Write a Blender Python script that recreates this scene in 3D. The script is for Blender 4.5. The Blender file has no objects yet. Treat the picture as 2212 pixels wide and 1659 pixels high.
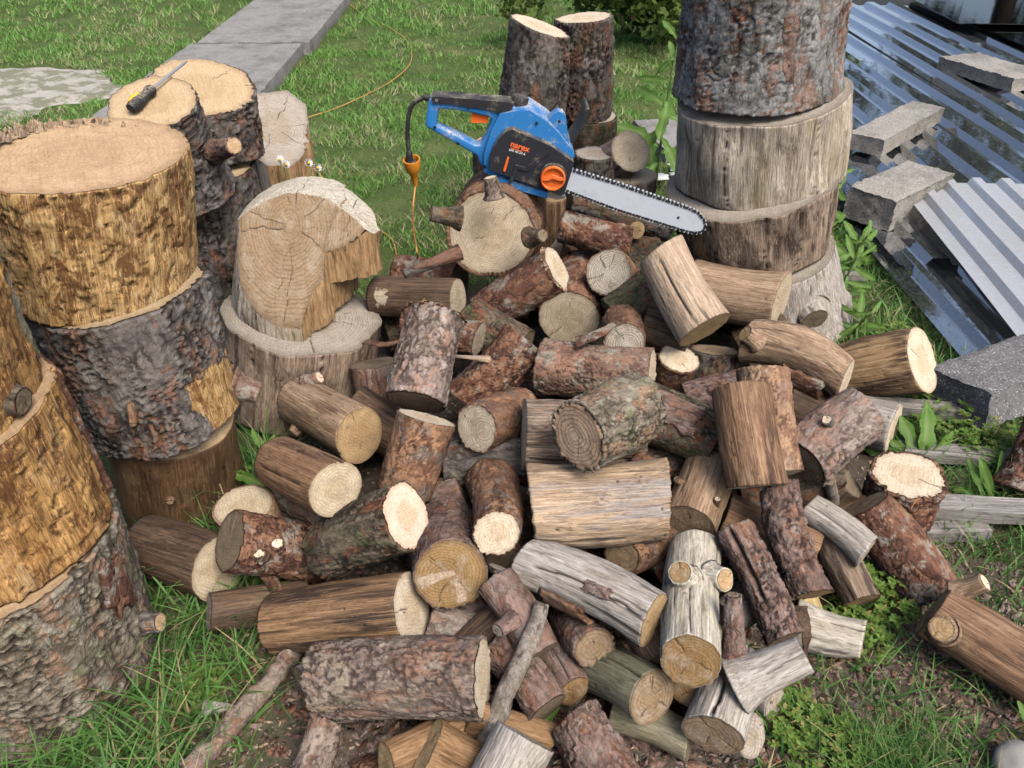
import bpy, bmesh, math, random
import numpy as np
from mathutils import Vector, Matrix, Quaternion
R = math.radians

# ------------------------------------------------------------------ camera, sky, sun, exposure
scene = bpy.context.scene
COL = scene.collection
cam_d = bpy.data.cameras.new("camera"); cam = bpy.data.objects.new("camera", cam_d); COL.objects.link(cam)
cam.location = (0, 0, 1.38); cam.rotation_euler = (R(55), 0, 0)
cam_d.sensor_width = 36; cam_d.lens = 36 * 1736 / 2212
cam_d.clip_start = 0.05; cam_d.clip_end = 500
scene.camera = cam
SUN_EL, SUN_AZ = 54, 146          # azimuth clockwise from +Y
world = bpy.data.worlds.new("World"); scene.world = world; world.use_nodes = True
wn = world.node_tree.nodes; wl = world.node_tree.links; wn.clear()
sky = wn.new("ShaderNodeTexSky"); sky.sky_type = 'NISHITA'; sky.sun_disc = False
sky.sun_elevation = R(SUN_EL); sky.sun_rotation = R(SUN_AZ); sky.dust_density = 4.5; sky.air_density = 0.9
bgn = wn.new("ShaderNodeBackground"); bgn.inputs[1].default_value = 0.14
won = wn.new("ShaderNodeOutputWorld")
wl.new(sky.outputs[0], bgn.inputs[0]); wl.new(bgn.outputs[0], won.inputs[0])
sun_d = bpy.data.lights.new("sun", 'SUN'); sun = bpy.data.objects.new("sun", sun_d); COL.objects.link(sun)
sun_d.energy = 2.0; sun_d.angle = R(26); sun_d.color = (1.0, 0.965, 0.92)
sun.rotation_euler = (R(90 - SUN_EL), 0, R(180 - SUN_AZ))
scene.view_settings.view_transform = 'Standard'; scene.view_settings.look = 'None'
scene.view_settings.exposure = 0.68; scene.view_settings.gamma = 1.0
scene.view_settings.use_curve_mapping = False

# ------------------------------------------------------------------ numpy noise
def _h(ix, iy, iz, seed):
    h = (ix.astype(np.int64) * 374761393 + iy.astype(np.int64) * 668265263 + iz.astype(np.int64) * 2147483647 + seed * 974711) & 0xFFFFFFFF
    h = ((h ^ (h >> 13)) * 1274126177) & 0xFFFFFFFF
    h = ((h ^ (h >> 15)) * 2246822519) & 0xFFFFFFFF
    return h ^ (h >> 16)
def _f(h): return (h & 0xFFFF) / 65535.0
def vnoise(p, seed=0):
    i = np.floor(p).astype(np.int64); f = p - i; f = f * f * (3 - 2 * f); o = np.zeros(len(p))
    for a in (0, 1):
        wa = f[:, 0] if a else 1 - f[:, 0]
        for b in (0, 1):
            wb = wa * (f[:, 1] if b else 1 - f[:, 1])
            for c in (0, 1):
                o += wb * (f[:, 2] if c else 1 - f[:, 2]) * _f(_h(i[:, 0] + a, i[:, 1] + b, i[:, 2] + c, seed))
    return o
def fbm(p, seed=0, oct=3):
    o = 0; a = .5; t = 0
    for k in range(oct):
        o = o + a * vnoise(p * 2 ** k, seed + k * 7); t += a; a *= .55
    return o / t
def worley(p, seed=0):
    i = np.floor(p).astype(np.int64); n = len(p)
    f1 = np.full(n, 9.); f2 = np.full(n, 9.); cid = np.zeros(n)
    for a in (-1, 0, 1):
        for b in (-1, 0, 1):
            for c in (-1, 0, 1):
                x, y, z = i[:, 0] + a, i[:, 1] + b, i[:, 2] + c
                h = _h(x, y, z, seed)
                dx = x + _f(h) - p[:, 0]; dy = y + _f(h >> 8) - p[:, 1]; dz = z + _f(_h(z, x, y, seed + 3)) - p[:, 2]
                d = np.sqrt(dx * dx + dy * dy + dz * dz)
                m = d < f1
                f2 = np.where(m, f1, np.minimum(f2, d)); cid = np.where(m, _f(h * 2654435761 >> 4 & 0xFFFF), cid); f1 = np.where(m, d, f1)
    return f1, f2, cid
def sstep(a, b, x):
    t = np.clip((x - a) / (b - a), 0, 1); return t * t * (3 - 2 * t)

# ------------------------------------------------------------------ object helpers
def tag(o, label=None, cat=None, group=None, kind=None):
    if label: o["label"] = label
    if cat: o["category"] = cat
    if group: o["group"] = group
    if kind: o["kind"] = kind
    return o
def empty(name, loc=(0, 0, 0), rot=None):
    o = bpy.data.objects.new(name, None); COL.objects.link(o); o.location = loc; o.empty_display_size = .05
    if rot is not None: o.rotation_mode = 'QUATERNION'; o.rotation_quaternion = rot
    return o
def mesh_obj(name, co, faces, mat, parent=None, attrs=None, smooth=True, mats=None, mat_idx=None):
    me = bpy.data.meshes.new(name)
    co = np.asarray(co, dtype=np.float32)
    if isinstance(faces, np.ndarray):
        k = faces.shape[1]; nf = len(faces)
        me.vertices.add(len(co)); me.vertices.foreach_set("co", co.ravel())
        me.loops.add(nf * k); me.loops.foreach_set("vertex_index", faces.astype(np.int32).ravel())
        me.polygons.add(nf); me.polygons.foreach_set("loop_start", np.arange(0, nf * k, k, dtype=np.int32))
        me.update(calc_edges=True)
    else:
        me.from_pydata([tuple(map(float, c)) for c in co], [], [tuple(map(int, f)) for f in faces]); me.update()
    if smooth: me.polygons.foreach_set("use_smooth", np.ones(len(me.polygons), dtype=bool))
    if attrs:
        for k, v in attrs.items():
            a = me.attributes.new(k, 'FLOAT', 'POINT'); a.data.foreach_set("value", np.asarray(v, dtype=np.float32))
    if mats:
        for m in mats: me.materials.append(m)
        if mat_idx is not None: me.polygons.foreach_set("material_index", np.asarray(mat_idx, dtype=np.int32))
    elif mat: me.materials.append(mat)
    o = bpy.data.objects.new(name, me); COL.objects.link(o)
    if parent: o.parent = parent
    return o
def bm_obj(name, bm, mat, parent=None, smooth=False, bevel=0, loc=None, rot=None):
    if bevel:
        bmesh.ops.bevel(bm, geom=[e for e in bm.edges if len(e.link_faces) == 2 and e.calc_face_angle(0) > .5], offset=bevel, segments=2, affect='EDGES', profile=.6)
    bmesh.ops.recalc_face_normals(bm, faces=bm.faces)
    me = bpy.data.meshes.new(name); bm.to_mesh(me); bm.free()
    if smooth:
        me.polygons.foreach_set("use_smooth", np.ones(len(me.polygons), dtype=bool))
        me.set_sharp_from_angle(angle=R(38))
    if mat: me.materials.append(mat)
    o = bpy.data.objects.new(name, me); COL.objects.link(o)
    if parent: o.parent = parent
    if loc is not None: o.location = loc
    if rot is not None: o.rotation_euler = rot
    return o
def box_bm(x0, x1, y0, y1, z0, z1):
    bm = bmesh.new(); v = [bm.verts.new(c) for c in ((x0,y0,z0),(x1,y0,z0),(x1,y1,z0),(x0,y1,z0),(x0,y0,z1),(x1,y0,z1),(x1,y1,z1),(x0,y1,z1))]
    for f in ((0,3,2,1),(4,5,6,7),(0,1,5,4),(1,2,6,5),(2,3,7,6),(3,0,4,7)): bm.faces.new([v[i] for i in f])
    return bm
def prism_bm(pts, y0, y1):                       # outline in (x, z), extruded along y
    bm = bmesh.new(); a = [bm.verts.new((x, y0, z)) for x, z in pts]; b = [bm.verts.new((x, y1, z)) for x, z in pts]
    bm.faces.new(a); bm.faces.new(b[::-1]); n = len(pts)
    for i in range(n): bm.faces.new((a[i], b[i], b[(i+1) % n], a[(i+1) % n]))
    return bm
def catmull(pts, n=8):
    p = [Vector(q) for q in pts]; out = []
    p = [p[0] * 2 - p[1]] + p + [p[-1] * 2 - p[-2]]
    for i in range(1, len(p) - 2):
        for k in range(n):
            t = k / n; a, b, c, d = p[i-1], p[i], p[i+1], p[i+2]
            out.append(.5 * ((2*b) + (c-a)*t + (2*a-5*b+4*c-d)*t*t + (3*b-a-3*c+d)*t*t*t))
    out.append(p[-2]); return out
def tube(name, pts, rad, mat, parent=None, seg=10, n=8, smooth_path=True):
    P = catmull(pts, n) if smooth_path else [Vector(q) for q in pts]
    m = len(P); rads = rad if callable(rad) else (lambda t: rad)
    co = []; up = Vector((0.13, 0.2, 1)).normalized()
    for i, q in enumerate(P):
        d = (P[min(i+1, m-1)] - P[max(i-1, 0)]).normalized()
        s = d.cross(up)
        if s.length < 1e-3: s = d.cross(Vector((1, 0, 0)))
        s.normalize(); u = s.cross(d); r = rads(i / (m - 1))
        for k in range(seg):
            a = 2 * math.pi * k / seg; co.append(q + s * (math.cos(a) * r) + u * (math.sin(a) * r))
    f = [(i*seg+k, i*seg+(k+1) % seg, (i+1)*seg+(k+1) % seg, (i+1)*seg+k) for i in range(m-1) for k in range(seg)]
    f += [tuple(range(seg))[::-1], tuple(range((m-1)*seg, m*seg))]
    return mesh_obj(name, co, f, mat, parent)
def lathe_bm(prof, seg=24):                      # profile (r, z) around z
    bm = bmesh.new(); rings = []
    for r, z in prof:
        rings.append([bm.verts.new((r*math.cos(2*math.pi*k/seg), r*math.sin(2*math.pi*k/seg), z)) for k in range(seg)])
    for a, b in zip(rings, rings[1:]):
        for k in range(seg): bm.faces.new((a[k], a[(k+1) % seg], b[(k+1) % seg], b[k]))
    bm.faces.new(rings[0][::-1]); bm.faces.new(rings[-1]); return bm

# ------------------------------------------------------------------ materials
class NT:
    def __init__(s, name, rough=.85, spec=.25):
        s.m = bpy.data.materials.new(name); s.m.use_nodes = True; s.n = s.m.node_tree.nodes; s.l = s.m.node_tree.links
        s.b = s.n["Principled BSDF"]; s.b.inputs["Roughness"].default_value = rough; s.b.inputs["Specular IOR Level"].default_value = spec
    def set(s, k, v):
        if hasattr(v, "is_linked"): s.l.new(v, s.b.inputs[k])
        else: s.b.inputs[k].default_value = v
    def i(s, node, k, v):
        if hasattr(v, "is_linked"): s.l.new(v, node.inputs[k])
        elif v is not None: node.inputs[k].default_value = v
    def coord(s, kind="Object"): return s.n.new("ShaderNodeTexCoord").outputs[kind]
    def rand(s): return s.n.new("ShaderNodeObjectInfo").outputs["Random"]
    def map(s, vec, scale=(1,1,1), loc=(0,0,0)):
        m = s.n.new("ShaderNodeMapping"); s.l.new(vec, m.inputs[0]); m.inputs["Scale"].default_value = scale
        s.i(m, "Location", loc); return m.outputs[0]
    def noise(s, vec, scale=5, detail=3, rough=.55, dist=0):
        m = s.n.new("ShaderNodeTexNoise"); s.l.new(vec, m.inputs["Vector"]); s.i(m, "Scale", scale); s.i(m, "Detail", detail); s.i(m, "Roughness", rough); s.i(m, "Distortion", dist); return m.outputs[0]
    def noisev(s, vec, scale=5, detail=2):
        m = s.n.new("ShaderNodeTexNoise"); s.l.new(vec, m.inputs["Vector"]); s.i(m, "Scale", scale); s.i(m, "Detail", detail); return m.outputs[1]
    def vor(s, vec, scale=5, feat='F1', out="Distance"):
        m = s.n.new("ShaderNodeTexVoronoi"); m.feature = feat; s.l.new(vec, m.inputs["Vector"]); s.i(m, "Scale", scale); return m.outputs[out]
    def math(s, op, a, b=None, c=None):
        m = s.n.new("ShaderNodeMath"); m.operation = op; s.i(m, 0, a)
        if b is not None: s.i(m, 1, b)
        if c is not None: s.i(m, 2, c)
        return m.outputs[0]
    def vmath(s, op, a, b):
        m = s.n.new("ShaderNodeVectorMath"); m.operation = op; s.i(m, 0, a); s.i(m, 1, b); return m.outputs[0]
    def ramp(s, fac, stops, interp='LINEAR'):
        m = s.n.new("ShaderNodeValToRGB"); s.l.new(fac, m.inputs[0]); e = m.color_ramp.elements; m.color_ramp.interpolation = interp
        while len(e) < len(stops): e.new(.5)
        for q, (p, c) in zip(e, stops): q.position = p; q.color = (c if len(c) == 4 else (*c, 1)) if hasattr(c, "__len__") else (c, c, c, 1)
        return m.outputs[0]
    def rng(s, x, a, b, c=0., d=1.):
        m = s.n.new("ShaderNodeMapRange"); s.i(m, 0, x); m.inputs[1].default_value = a; m.inputs[2].default_value = b; m.inputs[3].default_value = c; m.inputs[4].default_value = d; return m.outputs[0]
    def mix(s, f, a, b, mode='MIX'):
        m = s.n.new("ShaderNodeMix"); m.data_type = 'RGBA'; m.blend_type = mode; s.i(m, 0, f)
        for k, v in ((6, a), (7, b)):
            if hasattr(v, "is_linked"): s.l.new(v, m.inputs[k])
            else: m.inputs[k].default_value = (*v, 1) if len(v) == 3 else v
        return m.outputs[2]
    def attr(s, name, out="Fac"):
        m = s.n.new("ShaderNodeAttribute"); m.attribute_name = name; return m.outputs[out]
    def sep(s, v): return s.n.new("ShaderNodeSeparateXYZ"), v
    def bump(s, h, strength=.4, dist=.002):
        m = s.n.new("ShaderNodeBump"); s.l.new(h, m.inputs["Height"]); m.inputs["Strength"].default_value = strength; m.inputs["Distance"].default_value = dist; s.l.new(m.outputs[0], s.b.inputs["Normal"])
    def comb(s, x=0., y=0., z=0.):
        m = s.n.new("ShaderNodeCombineXYZ"); s.i(m, 0, x); s.i(m, 1, y); s.i(m, 2, z); return m.outputs[0]

def plain(name, col, rough=.5, metal=0, spec=.5, grime=None, gscale=40, gamt=.5):
    t = NT(name, rough, spec); t.b.inputs["Metallic"].default_value = metal
    if grime:
        n = t.noise(t.coord(), gscale, 5, .7); t.set("Base Color", t.mix(t.rng(n, .5, .72, 0, gamt), col, grime))
        t.set("Roughness", t.rng(n, .3, .7, rough * .85, min(1, rough * 1.35)))
        t.bump(n, .1, .001)
    else: t.set("Base Color", (*col, 1))
    return t.m

def bark_mat(name, cols, crack, lichen=None, lam=.35, lscale=14, grain=(130, 130, 34), bump=.55, rough=.92, under=None, vs=46, vax=.34, vamt=.75):
    """plates tinted by the geometry's own cells, dark fissures at two scales, lichen film, fine scurf"""
    t = NT(name, rough, .15); oc = t.coord(); off = t.comb(t.math('MULTIPLY', t.rand(), 31.), t.math('MULTIPLY', t.rand(), 17.), t.math('MULTIPLY', t.rand(), 43.))
    v = t.vmath('ADD', oc, off)
    fine = t.noise(t.map(v, grain), 1, 6, .72); mid = t.noise(v, 34, 5, .68)
    wv = t.vmath('ADD', t.map(v, (1, 1, vax)), t.vmath('MULTIPLY', t.vmath('SUBTRACT', t.noisev(v, 60, 3), (.5, .5, .5)), (.024, .024, .012)))
    ed = t.vor(wv, vs, 'DISTANCE_TO_EDGE'); ed2 = t.vor(wv, vs * 2.6, 'DISTANCE_TO_EDGE')
    m = t.n.new("ShaderNodeTexVoronoi"); t.l.new(wv, m.inputs["Vector"]); m.inputs["Scale"].default_value = vs; sx = t.n.new("ShaderNodeSeparateXYZ"); t.l.new(m.outputs["Color"], sx.inputs[0])
    tone = t.math('ADD', t.math('ADD', t.math('MULTIPLY', t.attr("tone"), .38), t.math('MULTIPLY', sx.outputs[0], .34)), t.math('MULTIPLY_ADD', mid, .7, -.22))
    n = len(cols); c = t.ramp(tone, [(.10 + .78 * k / (n - 1), cols[k]) for k in range(n)])
    if under is not None:                             # patches where the outer flake has come off
        c = t.mix(t.rng(t.attr("chip"), .35, .65), c, under)
        c = t.mix(t.rng(t.math('MULTIPLY_ADD', mid, .6, t.math('MULTIPLY', sx.outputs[1], .5)), .66, .72, 0, .7), c, under)
    if lichen is not None:
        ln = t.noise(v, lscale, 7, .75); c = t.mix(t.rng(ln, .53, .58, 0, lam), c, lichen)
    c = t.mix(t.rng(fine, .36, .62, .5, .0), c, t.mix(1, c, (.36, .32, .29), 'MULTIPLY'))
    c = t.mix(t.rng(fine, .62, .8, .0, .35), c, tuple(min(1, q * 1.5 + .04) for q in cols[-1]))
    ck = t.math('MULTIPLY', t.rng(ed, .0, .14, 0, 1), t.rng(ed2, .0, .16, .5, 1))
    gate = t.rng(t.noise(v, 15, 3, .6), .42, .6, .12, 1.)
    c = t.mix(t.math('MULTIPLY', t.math('MULTIPLY', t.math('SUBTRACT', 1., ck), gate), vamt), c, crack)
    c = t.mix(t.rng(t.attr("crack"), .0, .85, .92, 0), c, crack)
    t.set("Base Color", c); t.bump(t.math('ADD', t.math('MULTIPLY_ADD', ck, .8, fine), t.math('MULTIPLY_ADD', mid, .5, t.math('MULTIPLY', sx.outputs[2], .5))), bump, .004)
    return t.m

def bare_mat(name, light, dark, stain, patch=None, stain_amt=.7, stain_lo=.52, streak=(70, 70, 3.2), blotch=None, blotch_amt=.6, bump=.35, rough=.75, spec=.25, bscale=(16, 16, 6)):
    """barkless wood: grain along the log, stains, beetle tracks"""
    t = NT(name, rough, spec); oc = t.coord(); off = t.comb(t.math('MULTIPLY', t.rand(), 31.), t.math('MULTIPLY', t.rand(), 17.), t.math('MULTIPLY', t.rand(), 43.))
    v = t.vmath('ADD', oc, off)
    g = t.noise(t.map(v, streak), 1, 6, .62, .4); s = t.noise(t.map(v, (22, 22, 3.4)), 1, 4, .6, .8)
    f = t.noise(t.map(v, (240, 240, 30)), 1, 3, .6)
    c = t.ramp(g, [(.28, dark), (.5, tuple((a + b) / 2 for a, b in zip(light, dark))), (.66, light)])
    c = t.mix(t.rng(s, stain_lo, stain_lo + .12, 0, stain_amt), c, stain)
    if patch is not None:
        pn = t.noise(t.map(v, (20, 20, 12)), 1, 6, .72, .6); c = t.mix(t.rng(pn, .515, .56, 0, .85), c, patch); pn2 = t.noise(t.map(v, (85, 85, 50)), 1, 5, .7, .4); c = t.mix(t.rng(pn2, .55, .60, 0, .8), c, tuple(q * 1.6 for q in patch))
    if blotch is not None:
        bn = t.noise(t.map(v, bscale), 1, 6, .75, .5); c = t.mix(t.rng(bn, .55, .63, 0, blotch_amt), c, blotch)
    fl = t.noise(t.map(v, (170, 170, 42)), 1, 5, .7, .3); hair = t.noise(t.map(v, (300, 300, 5)), 1, 3, .65)
    c = t.mix(t.rng(f, .3, .6, .55, 0), c, t.mix(1, c, (.5, .45, .4), 'MULTIPLY'))
    c = t.mix(t.rng(fl, .56, .64, 0, .6), c, tuple(q * .45 for q in dark))
    c = t.mix(t.rng(fl, .33, .42, .38, 0), c, tuple(min(1, q * 1.22 + .03) for q in light))
    c = t.mix(t.rng(hair, .56, .62, 0, .6), c, tuple(q * .5 for q in dark))
    c = t.mix(t.rng(hair, .36, .43, .4, 0), c, tuple(min(1, q * 1.25 + .03) for q in light))
    c = t.mix(t.rng(t.attr("crack"), .0, .8, .92, 0), c, (.025, .018, .012))
    t.set("Base Color", c); t.bump(t.math('SUBTRACT', t.math('ADD', t.math('MULTIPLY', g, .8), f), t.math('MULTIPLY', fl, .7)), bump * 1.7, .003)
    return t.m

def face_mat(name, light, late, heart, dirt=None, dirt_amt=.4, freq=150, heart_amt=.7, ring=.55, rough=.8, moss=None, spoke=.1):
    """sawn end grain: growth rings about the pith, darker heartwood, saw scratches, checks"""
    t = NT(name, rough, .2); oc = t.coord(); r0 = t.rand()
    off = t.comb(t.math('MULTIPLY', r0, 91.), t.math('MULTIPLY', r0, 57.), 0.)
    v = t.vmath('MULTIPLY', oc, (1, 1, 0)); vo = t.vmath('ADD', v, off)
    warp = t.math('MULTIPLY', t.math('SUBTRACT', t.noise(vo, 16, 2, .5), .5), .018)
    pith = t.comb(t.math('MULTIPLY_ADD', r0, .036, -.018), t.math('MULTIPLY_ADD', t.math('FRACT', t.math('MULTIPLY', r0, 7.3)), .036, -.018), 0.)
    ln = t.n.new("ShaderNodeVectorMath"); ln.operation = 'LENGTH'; t.l.new(t.vmath('SUBTRACT', v, pith), ln.inputs[0])
    rad = t.math('ADD', ln.outputs["Value"], warp)
    band = t.noise(t.comb(t.math('MULTIPLY', rad, 60.), r0, 0.), 1, 2, .5)
    ph = t.math('FRACT', t.math('ADD', t.math('MULTIPLY', rad, float(freq)), t.math('MULTIPLY', band, 1.6)))
    lw = t.ramp(ph, [(0, 0.), (.55, .1), (.88, 1.), (1, .15)])
    fine = t.noise(vo, 420, 3, .7); mid = t.noise(vo, 30, 5, .65)
    h = t.attr("rad"); hn = t.math('ADD', h, t.math('MULTIPLY_ADD', t.noise(vo, 28, 3, .6), .5, -.25))
    c = t.mix(t.rng(hn, .42, .52, heart_amt, 0), light, heart)
    c = t.mix(t.math('MULTIPLY', t.math('MULTIPLY', lw, ring), t.rng(rad, .004, .014)), c, late)
    c = t.mix(t.rng(mid, .4, .75, 0, .4), c, t.mix(1, c, (.62, .56, .48), 'MULTIPLY'))
    if dirt is not None:
        c = t.mix(t.rng(t.noise(vo, 22, 6, .75), .5, .62, 0, dirt_amt), c, dirt); c = t.mix(t.rng(t.noise(vo, 38, 7, .8), .56, .66, 0, .5), c, tuple(q * .62 for q in dirt))
    if moss is not None: c = t.mix(t.rng(t.noise(vo, 17, 5, .7), .52, .66, 0, .6), c, moss)
    sp2 = t.noise(vo, 190, 5, .75)
    c = t.mix(t.rng(sp2, .40, .56, .35, 0), c, t.mix(1, c, (.55, .47, .37), 'MULTIPLY'))
    c = t.mix(t.rng(sp2, .56, .66, 0, .4), c, tuple(min(.86, q * 1.18 + .05) for q in light))
    c = t.mix(t.rng(fine, .3, .62, .45, 0), c, t.mix(1, c, (.6, .52, .42), 'MULTIPLY'))
    rdl = t.noise(t.comb(t.math('MULTIPLY', t.attr("ang"), 26.), t.math('MULTIPLY', h, 2.2), r0), 1, 4, .7)
    c = t.mix(t.rng(rdl, .60, .74, 0, spoke), c, t.mix(1, c, (.5, .42, .33), 'MULTIPLY'))
    c = t.mix(t.rng(t.attr("crack"), .0, .8, .9, 0), c, (.03, .02, .013))
    saw = t.noise(t.map(vo, (16, 260, 1)), 1, 4, .65)
    c = t.mix(t.rng(saw, .36, .54, .38, 0), c, t.mix(1, c, (.62, .54, .45), 'MULTIPLY'))
    edge = t.math('ADD', h, t.math('MULTIPLY_ADD', t.noise(vo, 45, 4, .7), .3, -.15)); c = t.mix(t.rng(edge, .86, 1.0, 0, .55), c, tuple(q * .6 for q in late))
    t.set("Base Color", c); t.bump(t.math('ADD', t.math('MULTIPLY_ADD', lw, .5, t.math('MULTIPLY', saw, .5)), fine), .4, .0016)
    return t.m

M = {}
M['red'] = bark_mat("bark_red_pine", [(.045,.024,.018), (.115,.055,.038), (.187,.093,.061), (.271,.159,.106)], (.020,.012,.009), (.322,.300,.251), .8, 17, under=(.304,.161,.097), vamt=.35, vs=34, vax=.6)
M['redgrey'] = bark_mat("bark_red_grey_pine", [(.100,.053,.039), (.203,.121,.089), (.291,.205,.158), (.354,.284,.229)], (.032,.019,.014), (.325,.309,.254), .75, 17, under=(.328,.180,.118), vamt=.35, vs=34, vax=.6)
M['orange'] = bark_mat("bark_orange_pine", [(.087,.044,.028), (.175,.093,.057), (.255,.140,.084), (.322,.200,.124)], (.027,.015,.011), (.168,.165,.154), .55, 22, under=(.371,.213,.119), vamt=.35, vs=34, vax=.6)
M['smoothred'] = bark_mat("bark_smooth_red", [(.202,.106,.066), (.277,.157,.101), (.335,.207,.139), (.376,.256,.184)], (.073,.037,.025), (.291,.252,.212), .35, 16, under=(.421,.277,.165), vamt=.35, vs=34, vax=.6)
M['pinkgrey'] = bark_mat("bark_pink_grey", [(.160,.111,.093), (.280,.210,.179), (.383,.313,.268), (.477,.416,.363)], (.058,.039,.032), (.268,.268,.209), .5, 15, under=(.379,.226,.158))
M['greygreen'] = bark_mat("bark_grey_green", [(.106,.090,.069), (.222,.190,.143), (.328,.291,.222), (.402,.350,.275)], (.03,.022,.016), (.17,.19,.095), .6, 12, under=(.36,.22,.14))
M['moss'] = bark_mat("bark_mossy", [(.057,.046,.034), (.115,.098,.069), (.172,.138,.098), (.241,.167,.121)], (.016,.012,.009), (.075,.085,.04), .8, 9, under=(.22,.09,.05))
M['purple'] = bark_mat("bark_purple_scale", [(0.092,0.058,0.047), (0.184,0.122,0.099), (0.276,0.189,0.155), (0.380,0.268,0.214)], (.022,.014,.012), (.31,.29,.26), .45, 22, under=(.26,.135,.085))
M['greypurple'] = bark_mat("bark_grey_purple", [(0.138,0.107,0.089), (0.242,0.188,0.155), (0.334,0.263,0.212), (0.426,0.322,0.245)], (.035,.025,.021), (.3,.27,.19), .5, 12, under=(.28,.155,.1))
M['ridge'] = bark_mat("bark_grey_ridged", [(.102,.092,.084), (.175,.154,.142), (.241,.216,.194), (.307,.277,.251)], (.018,.013,.011), (.2,.19,.13), .35, 12, under=(.27,.13,.075), vs=30, vax=.30, vamt=.9)
M['ridgered'] = bark_mat("bark_grey_with_red", [(.154,.154,.149), (.234,.234,.225), (.306,.300,.282), (.382,.341,.305)], (.022,.016,.013), (.150,.164,.114), .5, 7, under=(.250,.133,.086), vs=30, vax=.30, vamt=.85)
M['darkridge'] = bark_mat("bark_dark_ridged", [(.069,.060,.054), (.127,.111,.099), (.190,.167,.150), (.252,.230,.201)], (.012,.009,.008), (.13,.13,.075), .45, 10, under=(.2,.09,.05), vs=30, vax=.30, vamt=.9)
M['tan'] = bare_mat("bare_wood_tan", (.419,.302,.199), (.213,.132,.078), (.096,.051,.031), None, .65, .55, blotch=(.145,.086,.055), blotch_amt=.45)
M['tanpale'] = bare_mat("bare_wood_pale_tan", (.50,.39,.28), (.33,.23,.155), (.16,.10,.065), None, .45, .57, blotch=(.22,.15,.11), blotch_amt=.6, bscale=(40, 40, 9))
M['brown'] = bare_mat("bare_wood_brown", (.316,.189,.105), (.114,.062,.037), (.043,.025,.018), None, .8, .5, blotch=(.387,.273,.167), blotch_amt=.4)
M['stripe'] = bare_mat("bare_wood_striped", (.50,.34,.18), (.28,.16,.075), (.045,.028,.022), None, .92, .43, streak=(60, 60, 2.2), blotch=(.17,.12,.09), blotch_amt=.45)
M['stripedark'] = bare_mat("dark_striped_wood", (.34,.205,.105), (.13,.075,.042), (.028,.021,.019), None, .92, .45, streak=(60, 60, 2.2), blotch=(.2,.13,.08), blotch_amt=.4)
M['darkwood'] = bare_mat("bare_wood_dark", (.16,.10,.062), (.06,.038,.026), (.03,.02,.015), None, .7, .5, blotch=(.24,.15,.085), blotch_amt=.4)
M['pale'] = bare_mat("bare_wood_honey", (.486,.363,.239), (.270,.177,.111), (.268,.250,.237), None, .9, .52, streak=(45, 45, 2.6), blotch=(.165,.121,.090), blotch_amt=.7, bscale=(26, 26, 7))
M['grey'] = bare_mat("weathered_grey_wood", (.47,.435,.39), (.26,.225,.185), (.2,.165,.135), None, .55, .56, blotch=(.27,.18,.12), blotch_amt=.5)
M['white'] = bare_mat("bleached_wood", (.60,.56,.47), (.36,.31,.23), (.26,.215,.15), None, .5, .58, blotch=(.48,.43,.3), blotch_amt=.4)
M['ashen'] = bare_mat("weathered_upright_wood", (.56,.49,.39), (.26,.205,.15), (.085,.06,.045), None, .75, .53, streak=(60, 60, 2.), blotch=(.33,.27,.12), blotch_amt=.45, bscale=(9, 9, 2))
M['ashenbrown'] = bare_mat("weathered_brown_upright_wood", (.40,.30,.215), (.15,.10,.07), (.04,.028,.022), None, .85, .5, streak=(70, 70, 2.), blotch=(.4,.33,.26), blotch_amt=.4)
M['green'] = bare_mat("greenish_wood", (.28,.255,.17), (.17,.155,.1), (.1,.085,.055), None, .5, .55, blotch=(.14,.155,.075), blotch_amt=.45)
M['gold'] = bare_mat("golden_stripped_wood", (.62,.415,.185), (.38,.215,.075), (.13,.055,.022), (.12,.046,.016), .75, .57, streak=(34, 34, 7), blotch=(.70,.52,.28), blotch_amt=.6, bump=.8, bscale=(34, 34, 16))
M['golddark'] = bare_mat("golden_brown_stripped_wood", (.56,.33,.12), (.28,.135,.042), (.085,.036,.016), (.10,.04,.016), .8, .54, streak=(30, 30, 4), blotch=(.62,.45,.24), blotch_amt=.5, bump=.6, bscale=(26, 26, 9))
M['smoothbrown'] = bare_mat("smooth_brown_wood", (.20,.12,.062), (.11,.06,.03), (.055,.032,.018), None, .6, .5, streak=(16, 16, 5), blotch=(.3,.2,.11), blotch_amt=.3, bump=.15, rough=.6)
M['stick'] = bare_mat("grey_stick_wood", (.30,.26,.22), (.15,.125,.1), (.08,.06,.045), None, .6, .52)
M['split'] = bare_mat("split_orange_wood", (.46,.30,.15), (.27,.155,.07), (.15,.08,.035), None, .5, .55, streak=(120, 120, 3), bump=.6)
M['splitbrown'] = bare_mat("split_brown_wood", (.34,.21,.105), (.17,.09,.042), (.12,.055,.025), None, .6, .52, streak=(40, 40, 5), bump=.6)
M['splityellow'] = bare_mat("split_yellow_wood", (.52,.41,.2), (.36,.26,.11), (.2,.14,.06), None, .4, .57, streak=(100, 100, 3), bump=.5)
M['f_fresh'] = face_mat("cut_fresh_sunlit", (.84,.68,.55), (.62,.36,.2), (.72,.5,.34), freq=190, ring=.35)  # fresh cuts; the mossy log's sun fleck is put into this bright colour
M['f_light'] = face_mat("cut_light", (.709,.621,.480), (.486,.372,.240), (.605,.482,.332), (.470,.391,.285), .3, ring=.5)
M['f_cream'] = face_mat("cut_cream", (.60,.515,.38), (.38,.285,.17), (.50,.40,.26), (.4,.33,.24), .35, ring=.65)
M['f_grey'] = face_mat("cut_grey", (.54,.47,.36), (.29,.235,.165), (.42,.35,.26), (.33,.29,.23), .45, ring=.8)
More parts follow.
